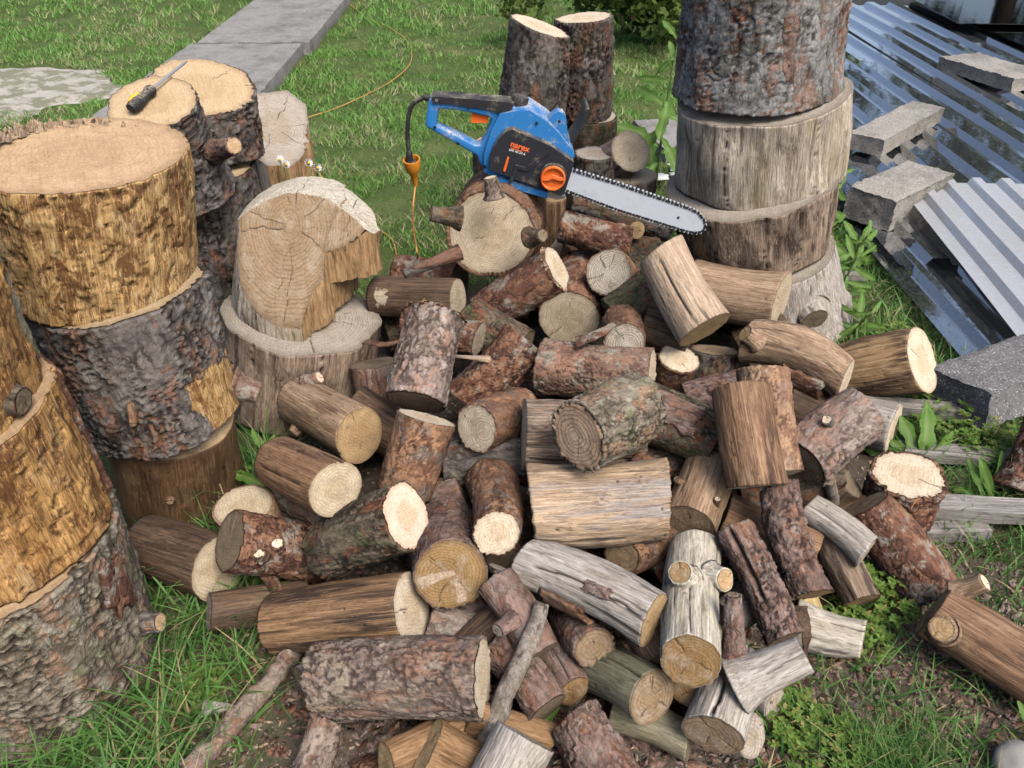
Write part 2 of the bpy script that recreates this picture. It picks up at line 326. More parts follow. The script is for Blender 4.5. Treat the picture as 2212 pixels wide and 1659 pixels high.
M['f_pinkgrey'] = face_mat("cut_pink_grey", (.52,.38,.27), (.27,.165,.095), (.56,.44,.32), (.38,.3,.22), .35, ring=.95, freq=115)
M['f_weather'] = face_mat("cut_weathered", (.46,.42,.345), (.15,.125,.09), (.5,.47,.42), (.2,.17,.12), .5, freq=170, ring=.85, spoke=.5)
M['f_tan'] = face_mat("cut_tan", (.516,.372,.206), (.348,.222,.110), (.426,.282,.143), (.351,.261,.153), .35, ring=.65)
M['f_brown'] = face_mat("cut_brown", (.34,.225,.105), (.17,.1,.042), (.26,.16,.075), (.42,.37,.29), .55, freq=170, ring=.75, spoke=.3)
M['f_brownmoss'] = face_mat("cut_brown_mossy", (.27,.2,.105), (.13,.09,.045), (.26,.17,.085), (.36,.32,.25), .4, freq=170, ring=.75, spoke=.3, moss=(.16,.14,.06))
M['f_dim'] = face_mat("cut_old_brown_shaded", (.25,.2,.14), (.13,.095,.06), (.22,.17,.115), (.16,.13,.09), .5, ring=.7)  # old brown end grain, dimmed: shade of the heap's gaps put into the colour
M['f_gold'] = face_mat("cut_gold", (.547,.394,.241), (.360,.224,.114), (.479,.334,.198), (.381,.254,.135), .5, freq=100, ring=.3)
M['f_stack'] = face_mat("cut_honey", (.560,.432,.271), (.381,.254,.135), (.480,.353,.208), (.483,.372,.228), .35, freq=190, ring=.4)
M['f_silver'] = face_mat("cut_silver", (.45,.41,.355), (.22,.185,.14), (.38,.31,.23), (.33,.27,.2), .4, freq=140, ring=.7)
M['f_greybrown'] = face_mat("cut_grey_brown", (.32,.235,.15), (.16,.105,.06), (.28,.2,.12), (.45,.40,.33), .4, freq=130, ring=.7)

M['plankgrey'] = bare_mat("weathered_plank_wood", (.34,.32,.29), (.19,.175,.155), (.11,.1,.085), None, .6, .52)

scene.cycles.adaptive_threshold = .03; scene.cycles.max_bounces = 8; scene.cycles.diffuse_bounces = 0; scene.cycles.glossy_bounces = 3; scene.cycles.transparent_max_bounces = 10
rs = np.random.RandomState(7)
# ------------------------------------------------------------------ ground, path, sand
def lawn_mask(x, y):
    """1 on the mown lawn, 0 on the trodden soil round the wood heap"""
    n = fbm(np.stack([x * 1.7, y * 1.7, x * 0], 1), 3, 3) - .5
    back = sstep(2.15, 2.9, y + n * 1.0 - np.clip(x - .9, 0, 1) * .3)
    left = sstep(-.35, -.75, x + n * .3 + (y - 1.1) * .1)
    right = sstep(.95, 1.25, x + n * .35) * sstep(.9, 1.4, y + n * .5) * .7
    return np.clip(np.maximum(np.maximum(back, left * .75), right), 0, 1)
def ground_z(x, y):
    p = np.stack([x, y, x * 0], 1)
    return (fbm(p * 2.2, 5, 3) - .5) * .035 * sstep(.2, 2.5, np.abs(y - 1.2)) + (fbm(p * 14, 9, 3) - .5) * .014 - .004
def build_ground():
    u = np.linspace(-1, 1, 280); xs = np.sinh(u * 4.6) / np.sinh(4.6) * 60
    w = np.linspace(-.30, 1, 300); ys = 1.3 + np.sinh(w * 4.6) / np.sinh(4.6) * 90
    X, Y = np.meshgrid(xs, ys); x, y = X.ravel(), Y.ravel(); z = ground_z(x, y)
    nu, nv = len(xs), len(ys); i = np.arange(nu - 1)
    f = np.concatenate([np.stack([j*nu+i, j*nu+i+1, (j+1)*nu+i+1, (j+1)*nu+i], 1) for j in range(nv-1)])
    t = NT("soil_and_turf", .95, .1); c = t.coord()
    n1 = t.noise(c, 9, 6, .7); n2 = t.noise(c, 70, 5, .75); n3 = t.noise(c, 3, 4, .6)
    soil = t.ramp(t.math('MULTIPLY_ADD', n2, .6, t.math('MULTIPLY', n1, .4)), [(.3, (.035,.027,.02)), (.5, (.095,.075,.058)), (.62, (.165,.135,.105)), (.75, (.25,.21,.17))])
    turf = t.ramp(t.math('MULTIPLY_ADD', n2, .6, t.math('MULTIPLY', n3, .4)), [(.3, (.03,.055,.014)), (.5, (.07,.105,.03)), (.66, (.15,.15,.065))])
    t.set("Base Color", t.mix(t.attr("lawn"), soil, turf)); t.bump(t.math('ADD', n2, n1), .8, .012)
    return tag(mesh_obj('ground', np.stack([x, y, z], 1), f, t.m, attrs={'lawn': lawn_mask(x, y)}), kind='structure')
build_ground()
def concrete_mat(name, a, b, dark, scale=1.):
    t = NT(name, .92, .2); c = t.coord(); n = t.noise(c, 140 * scale, 4, .7); m = t.noise(c, 5 * scale, 6, .7); s = t.vor(c, 160 * scale)
    col = t.mix(n, a, b); col = t.mix(t.rng(m, .45, .68, 0, .75), col, dark); col = t.mix(t.rng(s, .12, .32, .8, 0), col, (.58, .55, .49)); col = t.mix(t.rng(t.vor(c, 90 * scale), .1, .3, .9, 0), col, dark)
    t.set("Base Color", col); t.bump(t.math('ADD', n, t.math('MULTIPLY', m, 2)), .6, .004); return t.m
M['concrete'] = concrete_mat("old_concrete", (.15,.146,.136), (.30,.29,.27), (.085,.082,.072))
M['block'] = concrete_mat("rough_concrete_block", (.17,.16,.14), (.38,.35,.30), (.09,.085,.075), .8)
M['blockdark'] = concrete_mat("dark_concrete", (.085,.085,.085), (.22,.215,.21), (.045,.045,.045), .8)
def rough_box(name, mat, parent, sx, sy, sz, seed, amp=.004, cell=.02, loc=(0,0,0), rotz=0, rot=None):
    """box of fine faces with knocked edges, its base at z = 0"""
    nx, ny, nz = [max(2, int(round(s / cell))) for s in (sx, sy, sz)]
    bm = bmesh.new(); bmesh.ops.create_cube(bm, size=1)
    bmesh.ops.bevel(bm, geom=bm.edges[:], offset=.0001, segments=1, affect='EDGES')
    bm.free(); V = []; Fc = []
    def side(o, a, b, na, nb):
        k = len(V)
        for j in range(nb + 1):
            for i in range(na + 1): V.append(np.array(o) + np.array(a) * i / na + np.array(b) * j / nb)
        for j in range(nb):
            for i in range(na): q = k + j * (na + 1) + i; Fc.append((q, q + 1, q + na + 2, q + na + 1))
    x, y = sx / 2, sy / 2
    side((-x,-y,sz), (sx,0,0), (0,sy,0), nx, ny); side((-x,y,0), (sx,0,0), (0,-sy,0), nx, ny)
    side((-x,-y,0), (sx,0,0), (0,0,sz), nx, nz); side((x,y,0), (-sx,0,0), (0,0,sz), nx, nz)
    side((x,-y,0), (0,sy,0), (0,0,sz), ny, nz); side((-x,y,0), (0,-sy,0), (0,0,sz), ny, nz)
    V = np.array(V); h = np.array([x, y, sz / 2]); q = (V - np.array([0, 0, sz / 2])) / h
    e = np.sort(np.abs(q), 1)[:, 1]; rr = min(h) * .22
    pull = np.clip((np.abs(V - np.array([0, 0, sz / 2])) - (h - rr)), 0, None); ln = np.linalg.norm(pull, axis=1, keepdims=True)
    V = V - pull + np.where(ln > 1e-9, pull / np.maximum(ln, 1e-9) * np.minimum(ln, rr), 0)
    d = np.stack([fbm(V * 45 + seed + k * 9, seed + k, 3) - .5 for k in range(3)], 1) * 2 * amp; V = V + d
    o = mesh_obj(name, V, Fc, mat, parent); o.location = loc; o.rotation_euler = rot or (0, 0, rotz); return o
path = empty('concrete_path', (-1.9, 6, 0)); tag(path, kind='structure')
for k, (y0, y1, tilt) in enumerate(((3.9, 6.12, .0), (6.14, 8.4, .004), (8.42, 10.6, -.003))):
    rough_box('slab', M['concrete'], path, .80, y1 - y0, .09, 30 + k, .007, .035, (.02, (y0 + y1) / 2 - 6, -.012 + tilt), R(1.2))
def sand():
    a = np.linspace(0, 2 * math.pi, 120, endpoint=False); K = 40; co = []; n = len(a)
    rr = 1 + .35 * (vnoise(np.stack([np.cos(a) * 2.2, np.sin(a) * 2.2, a * 0], 1) + 4, 8) - .5) + .1 * (vnoise(np.stack([np.cos(a) * 9, np.sin(a) * 9, a * 0], 1), 9) - .5)
    for k in range(K):
        f = (k + 1) / K; x = -3.42 + np.cos(a) * rr * .98 * f; y = 5.15 + np.sin(a) * rr * .72 * f
        p = np.stack([x, y, x * 0], 1); z = ground_z(x, y) + (1 - f ** 6) * (.018 + .03 * (fbm(p * 7, 4, 3) - .3)) - .003
        co.append(np.stack([x, y, z], 1))
    t = NT("pale_sand", .95, .1); c = t.coord(); n1 = t.noise(c, 8, 6, .7); n2 = t.noise(c, 120, 4, .7)
    t.set("Base Color", t.mix(t.rng(n1, .46, .54, 0, .85), t.mix(n2, (.27,.25,.21), (.46,.43,.38)), (.16,.16,.10))); t.bump(t.math('ADD', n1, n2), .5, .01)
    tag(mesh_obj('sand_patch', np.concatenate(co), grid_faces_open(n, K), t.m), kind='structure')
def grid_faces_open(nu, nv):
    u = np.arange(nu); return np.concatenate([np.stack([j*nu+u, j*nu+(u+1) % nu, (j+1)*nu+(u+1) % nu, (j+1)*nu+u], 1) for j in range(nv-1)])
sand()

# ------------------------------------------------------------------ logs
STY = {  # cell size, axial stretch, fissure width, fissure depth, plate height, flake chance, coarse lump, fibre
 'flake': (.024, .55, .14, .0022, .0024, .30, .0022, .0008),
 'scale': (.028, .50, .12, .0026, .0020, .18, .0022, .0008),
 'ridge': (.024, .30, .20, .0042, .0018, .16, .0026, .0010),
 'deep':  (.034, .27, .22, .0080, .0036, .16, .0034, .0012),
 'plate': (.044, .42, .14, .0060, .0034, .30, .0024, .0009),
 'bare':  (.050, .12, .00, .0000, .0000, .00, .0016, .0006),
 'worn':  (.050, .12, .00, .0000, .0000, .00, .0028, .0013),
 'pitted':(.022, .40, .00, .0000, .0035, .00, .0040, .0030),
}
def frame(A, B):
    z = (Vector(A) - Vector(B)).normalized(); mid = (Vector(A) + Vector(B)) / 2
    x = Vector(cam.location) - mid; x -= z * x.dot(z); x.normalize(); y = z.cross(x)
    return Matrix((x, y, z)).transposed()
def grid_faces(nu, nv):
    u = np.arange(nu); f = []
    for j in range(nv - 1):
        a = j * nu + u; b = j * nu + (u + 1) % nu
        f.append(np.stack([a, b, b + nu, a + nu], 1))
    return np.concatenate(f)
def shell(rA, rB, L, style, seed, nu, nv, bend=0., benda=0., wob=.035, cutA=(0, 0), cutB=(0, 0), cracks=(), flare=0., rag=0., thick=.004, knots=(), ends=True, waist=0., ecc=0., ecca=0., holes=()):
    rng = np.random.RandomState(seed)
    th = np.linspace(0, 2 * math.pi, nu, endpoint=False); v = np.linspace(0, 1, nv)
    T, V = np.meshgrid(th, v); T = T.ravel(); V = V.ravel()
    r0 = rB + (rA - rB) * V + flare * rB * (1 - V) ** 4 + waist * rB * np.sin(V * math.pi)
    ct, st = np.cos(T), np.sin(T)
    cell, ax, fw_, fd, ph, chp, lump, fib = STY[style]
    lo = np.stack([ct * r0 * 9, st * r0 * 9, V * L * 5], 1) + seed * 3.7
    r = r0 * (1 + (fbm(lo, seed, 2) - .5) * 2 * wob * 1.6 + ecc * np.cos(2 * (T - ecca)))
    p = np.stack([ct * r0, st * r0, V * L], 1) + seed * 1.31
    wp = np.stack([vnoise(p * 42, seed + 11), vnoise(p * 42, seed + 12), vnoise(p * 42 * .6, seed + 13)], 1) - .5
    h = (fbm(p * np.array([38, 38, 22]), seed + 5, 3) - .5) * 2 * lump
    h += (fbm(p * np.array([190, 190, 26]), seed + 6, 2) - .5) * 2 * fib
    crack = np.ones(len(T)); tone = fbm(p * np.array([30, 30, 10]), seed + 21, 3); chip = np.zeros(len(T))
    if fd > 0:
        wp2 = np.stack([vnoise(p * 130, seed + 17), vnoise(p * 130, seed + 18), vnoise(p * 90, seed + 19)], 1) - .5
        q = (p + wp * cell * 1.5 + wp2 * cell * .7) / cell * np.array([1, 1, ax]); f1, f2, cid = worley(q, seed)
        q2 = (p + wp * cell * .8 + wp2 * cell * .8) / (cell * .46) * np.array([1, 1, ax * 1.1]); g1, g2, cid2 = worley(q2, seed + 50)
        e = f2 - f1; e2 = g2 - g1; gate = sstep(.35, .6, fbm(p * np.array([16, 16, 7]), seed + 33, 2))
        crack = sstep(.02, fw_, e) * (1 - .55 * (1 - sstep(.0, .14, e2)))
        crack = crack + (1 - crack) * .55 * gate
        h += (cid - .5) * ph * sstep(0, fw_ * 1.3, e) + (cid2 - .5) * ph * .75 * sstep(0, .18, e2) + (crack - 1) * fd
        tone = .38 * cid + .37 * cid2 + .25 * tone
        big = fbm(p * np.array([13, 13, 7]), seed + 31, 3)
        chip = sstep(.0, .16, chp * np.clip(3.6 * big - 1.2, 0, 2) - _f(_h((cid2 * 9999).astype(np.int64), (cid2 * 777).astype(np.int64), np.zeros(len(T), np.int64), seed)))
        h -= chip * ph * .9; crack = np.maximum(crack, chip * .6)
    if style == 'pitted':
        n2 = fbm(p * np.array([85, 85, 40]), seed + 8, 3); pit = sstep(.60, .68, n2); h -= pit * .005
        n3 = sstep(.58, .64, fbm(p * np.array([30, 30, 11]), seed + 9, 3)); h += n3 * .004; crack = 1 - .5 * pit
        hole = worley(p * 42, seed + 15)[0]; hl = 1 - sstep(.10, .2, hole); h -= hl * .006; crack = np.minimum(crack, 1 - hl)
    if style in ('bare', 'worn'):
        gr = fbm(p * np.array([120, 120, 5]), seed + 8, 2); lc = sstep(.70, .78, gr); h -= lc * .0022; crack = 1 - lc * .8
        hole = worley(p * 26, seed + 15)[0]; hl = 1 - sstep(.05, .1, hole); h -= hl * .004; crack = np.minimum(crack, 1 - hl)
    jit = (vnoise(np.stack([V * L * 40, V * 0, V * 0], 1) + seed, 3) - .5) * .06
    for (ca, v0, v1, w, dp) in cracks:                       # drying checks along the grain
        d = np.abs((T + jit - ca + math.pi) % (2 * math.pi) - math.pi) * r0
        inside = sstep(v0 - .02, v0 + .06, V) * (1 - sstep(v1 - .06, v1 + .02, V)); k = (1 - sstep(w * .4, w, d)) * inside
        h -= k * dp; crack = np.minimum(crack, 1 - k)
    for (ka, kv, kr, kh) in knots:
        d = np.sqrt((((T - ka + math.pi) % (2 * math.pi) - math.pi) * r0) ** 2 + ((V - kv) * L) ** 2) / kr
        h += kh * np.exp(-d * d * 1.1); tone = np.where(d < .9, tone * .4, tone); h -= .5 * kh * np.exp(-d * d * 8); crack = np.where(d < .35, crack * .35, crack)
    for (h0, h1, v0, v1, dp) in holes:                      # places where a slab of bark is gone
        jn = (fbm(p * 55, seed + 61, 3) - .5); a = (T + math.pi) % (2 * math.pi) - math.pi + jn * .22 ; vv = V + jn * .14
        m = sstep(h0 - .03, h0 + .03, a) * (1 - sstep(h1 - .03, h1 + .03, a)) * sstep(v0 - .02, v0 + .03, vv) * (1 - sstep(v1 - .03, v1 + .02, vv))
        h = h * (1 - m) - m * dp; crack = crack * (1 - m) + m * np.where(m < .9, .3, 1)
    r = r + h
    Z = V * L
    tb = (V ** 3); bb = (1 - V) ** 3
    x, y = ct * r, st * r
    Z = Z + tb * (cutA[0] * x + cutA[1] * y) + bb * (cutB[0] * x + cutB[1] * y)
    if rag:
        rn = vnoise(np.stack([ct * r0 * 260, st * r0 * 260, V * 0], 1), seed + 41) * vnoise(np.stack([ct * r0 * 60, st * r0 * 60, V * 0], 1), seed + 42)
        Z += np.where(V > .999, 1, 0) * rn * rag - np.where(V < .001, 1, 0) * rn * rag
    bx = bend * 4 * V * (1 - V) * math.cos(benda); by = bend * 4 * V * (1 - V) * math.sin(benda)
    co = np.stack([x + bx, y + by, Z], 1); g = co.reshape(nv, nu, 3)
    att = {'tone': tone, 'crack': crack, 'chip': chip}
    return g, att, co
def end_face(ring, up, seed, K=12, dish=0., checks=0, relief=.0012):
    """polar grid filling the end ring"""
    rng = np.random.RandomState(seed + 77); nu = len(ring); c = ring.mean(0)
    fr = (np.linspace(0, 1, K + 1)[1:]) ** .8
    co = [c[None]]; rd = [np.zeros(1)]
    dxy = (ring - c)[:, :2]; pl, *_ = np.linalg.lstsq(dxy, ring[:, 2] - c[2], rcond=None); flat = ring.copy(); flat[:, 2] = c[2] + dxy @ pl
    for f in fr: co.append(c + ((ring if f > .999 else flat) - c) * f); rd.append(np.full(nu, f))
    co = np.concatenate(co); rd = np.concatenate(rd)
    d = co - c; T = np.arctan2(d[:, 1], d[:, 0]); rr = np.hypot(d[:, 0], d[:, 1])
    crack = np.ones(len(co)); dz = (fbm(co * np.array([60, 60, 0]) + seed, seed, 3) - .5) * 2 * relief * 1.2
    rot = rng.rand() * 6.28
    for i in range(checks):
        a = rot + i * 6.28 / max(checks, 1) + rng.randn() * .6; f0 = .16 + rng.rand() * .3; f1 = min(1.05, f0 + .3 + rng.rand() * .6)
        wd = (.0004 + rng.rand() * .0011)
        wig = (vnoise(np.stack([rr * 70, rr * 0, rr * 0], 1) + i * 9 + seed, 5) - .5) * .008
        dd = np.abs(np.sin(T - a) * rr + wig) + 10 * (np.cos(T - a) < 0)
        k = (1 - sstep(wd * .5, wd * 1.5, dd)) * sstep(f0 - .1, f0 + .1, rd) * (1 - sstep(f1 - .1, f1 + .05, rd))
        crack = np.minimum(crack, 1 - k); dz -= k * .002
    co[:, 2] += (dz * np.where(rd > .97, .2, 1) - dish * (1 - rd ** 2)) * up
    f = [np.stack([np.zeros(nu, int), 1 + np.arange(nu), 1 + (np.arange(nu) + 1) % nu, 1 + (np.arange(nu) + 1) % nu], 1)[:, :3]]
    q = (grid_faces(nu, K) + 1)[:, ::-1]
    tri = f[0]; faces = [tuple(t) for t in tri] + [tuple(t) for t in q]
    if up < 0: faces = [t[::-1] for t in faces]
    return co, faces, {'crack': crack, 'rad': rd, 'ang': np.abs(T)}
def add_shell(name, g, att, mat, parent, thick, crisp=False):
    """outer surface, rim of bark thickness at both ends"""
    nv, nu, _ = g.shape; co = g.reshape(-1, 3)
    extra = []; an = {k: [v] for k, v in att.items()}
    rings = []
    for end, s in ((0, 1), (nv - 1, -1)):
        ring = g[end]; c = ring.mean(0); d = ring - c; ln = np.linalg.norm(d, axis=1, keepdims=True)
        inner = ring - d / ln * thick; inner[:, 2] = ring[:, 2] + s * .0012
        deep = ring - d / ln * (thick * 1.3 + .003); deep[:, 2] = ring[:, 2] + s * .012
        rings += [inner, deep]
    allc = np.concatenate([co] + rings)
    for k, v in att.items():
        e0, e1 = v[:nu], v[-nu:]
        sc = .8 if k == 'crack' else 1
        an[k] = np.concatenate([v, e0 * sc, e0 * .5, e1 * sc, e1 * .5])
    f = grid_faces(nu, nv); u = np.arange(nu); w = (u + 1) % nu; b = nv * nu; t = (nv - 1) * nu
    f = np.concatenate([f, np.stack([w, u, b + u, b + w], 1), np.stack([b + w, b + u, b + nu + u, b + nu + w], 1),
                        np.stack([t + u, t + w, b + 2*nu + w, b + 2*nu + u], 1), np.stack([b + 2*nu + u, b + 2*nu + w, b + 3*nu + w, b + 3*nu + u], 1)])
    return mesh_obj(name, allc, f, mat, parent, an, smooth=not crisp)
def inner_ring(ring, thick, s):
    c = ring.mean(0); d = ring - c; ln = np.linalg.norm(d, axis=1, keepdims=True)
    r = ring - d / ln * (thick - .0006); r[:, 2] = ring[:, 2] - s * .0004; return r
def make_log(name, label, A, B, rA, rB, bark='red', face='f_cream', style='flake', seed=1, faceB=None, stubs=(), thick=None, checks=3, cat="log", group="firewood logs in the pile", res=1., parts=('bark',), dish=0., root_at='B', hideB=False, **kw):
    A = Vector(A); B = Vector(B); L = (A - B).length; mid = (A + B) / 2
    rj = random.Random(seed)                              # no two logs are quite straight or cut square
    kw.setdefault('bend', rj.uniform(-.009, .009)); kw.setdefault('benda', rj.uniform(0, 6.28)); kw.setdefault('wob', rj.uniform(.04, .065))
    kw.setdefault('cutA', (rj.uniform(-.10, .10), rj.uniform(-.10, .10))); kw.setdefault('cutB', (rj.uniform(-.12, .12), rj.uniform(-.12, .12))); kw.setdefault('rag', .003)
    ppm = 802 / max((mid - Vector(cam.location)).length, .6)
    nu = int(np.clip(2 * math.pi * max(rA, rB) * ppm / 1.75 * res, 30, 190)); nv = int(np.clip(L * ppm / 1.6 * res, 14, 120))
    if thick is None: thick = {'bare': .0015, 'worn': .0015, 'pitted': .002, 'deep': .013, 'plate': .012, 'ridge': .007}.get(style, .0035)
    base = B if root_at == 'B' else A
    Mx = frame(A, B); e = empty(name, B, Mx.to_quaternion()); tag(e, label, cat, group)
    g, att, _ = shell(rA, rB, L, style, seed, nu, nv, **kw)
    add_shell(parts[0], g, att, M[bark], e, thick, style in ('deep', 'plate', 'ridge', 'flake', 'scale', 'pitted'))
    K = int(np.clip(max(rA, rB) * ppm / 2.2, 6, 34))
    co, f, at = end_face(inner_ring(g[-1], thick, -1), 1, seed, K, dish, checks)
    mesh_obj('cut_face', co, f, M[face], e, at)
    co, f, at = end_face(inner_ring(g[0], thick, 1), -1, seed + 5, max(5, K // 2), 0, checks)
    mesh_obj('cut_face', co, f, M[faceB or face], e, at)
    inv = Mx.inverted()
    for s in stubs: add_stub(e, inv, B, *s)
    return e
def add_stub(parent, inv, origin, p0, p1, r0, r1, bark='red', face='f_light', style='scale', seed=3, cut=(0, 0), name='branch_stub'):
    p0 = Vector(p0); p1 = Vector(p1); L = (p1 - p0).length
    nu = int(np.clip(2 * math.pi * r0 * 420 / 1.6, 14, 60)); nv = int(np.clip(L * 420 / 1.6, 6, 60))
    g, att, _ = shell(r1, r0, L, style, seed, nu, nv, wob=.09, cutA=cut, flare=.35)
    o = add_shell(name, g, att, M[bark], parent, min(.003, r1 * .25))
    q = frame(p1, p0)
    o.matrix_local = (inv @ q).to_4x4(); o.matrix_local.translation = inv @ (p0 - Vector(origin))
    m4 = (inv @ q).to_4x4(); m4.translation = inv @ (p0 - Vector(origin)); o.matrix_local = m4
    co, f, at = end_face(inner_ring(g[-1], min(.003, r1 * .25), -1), 1, seed, 6, 0, 1)
    mesh_obj('cut_face', co, f, M[face], o, at)
    return o

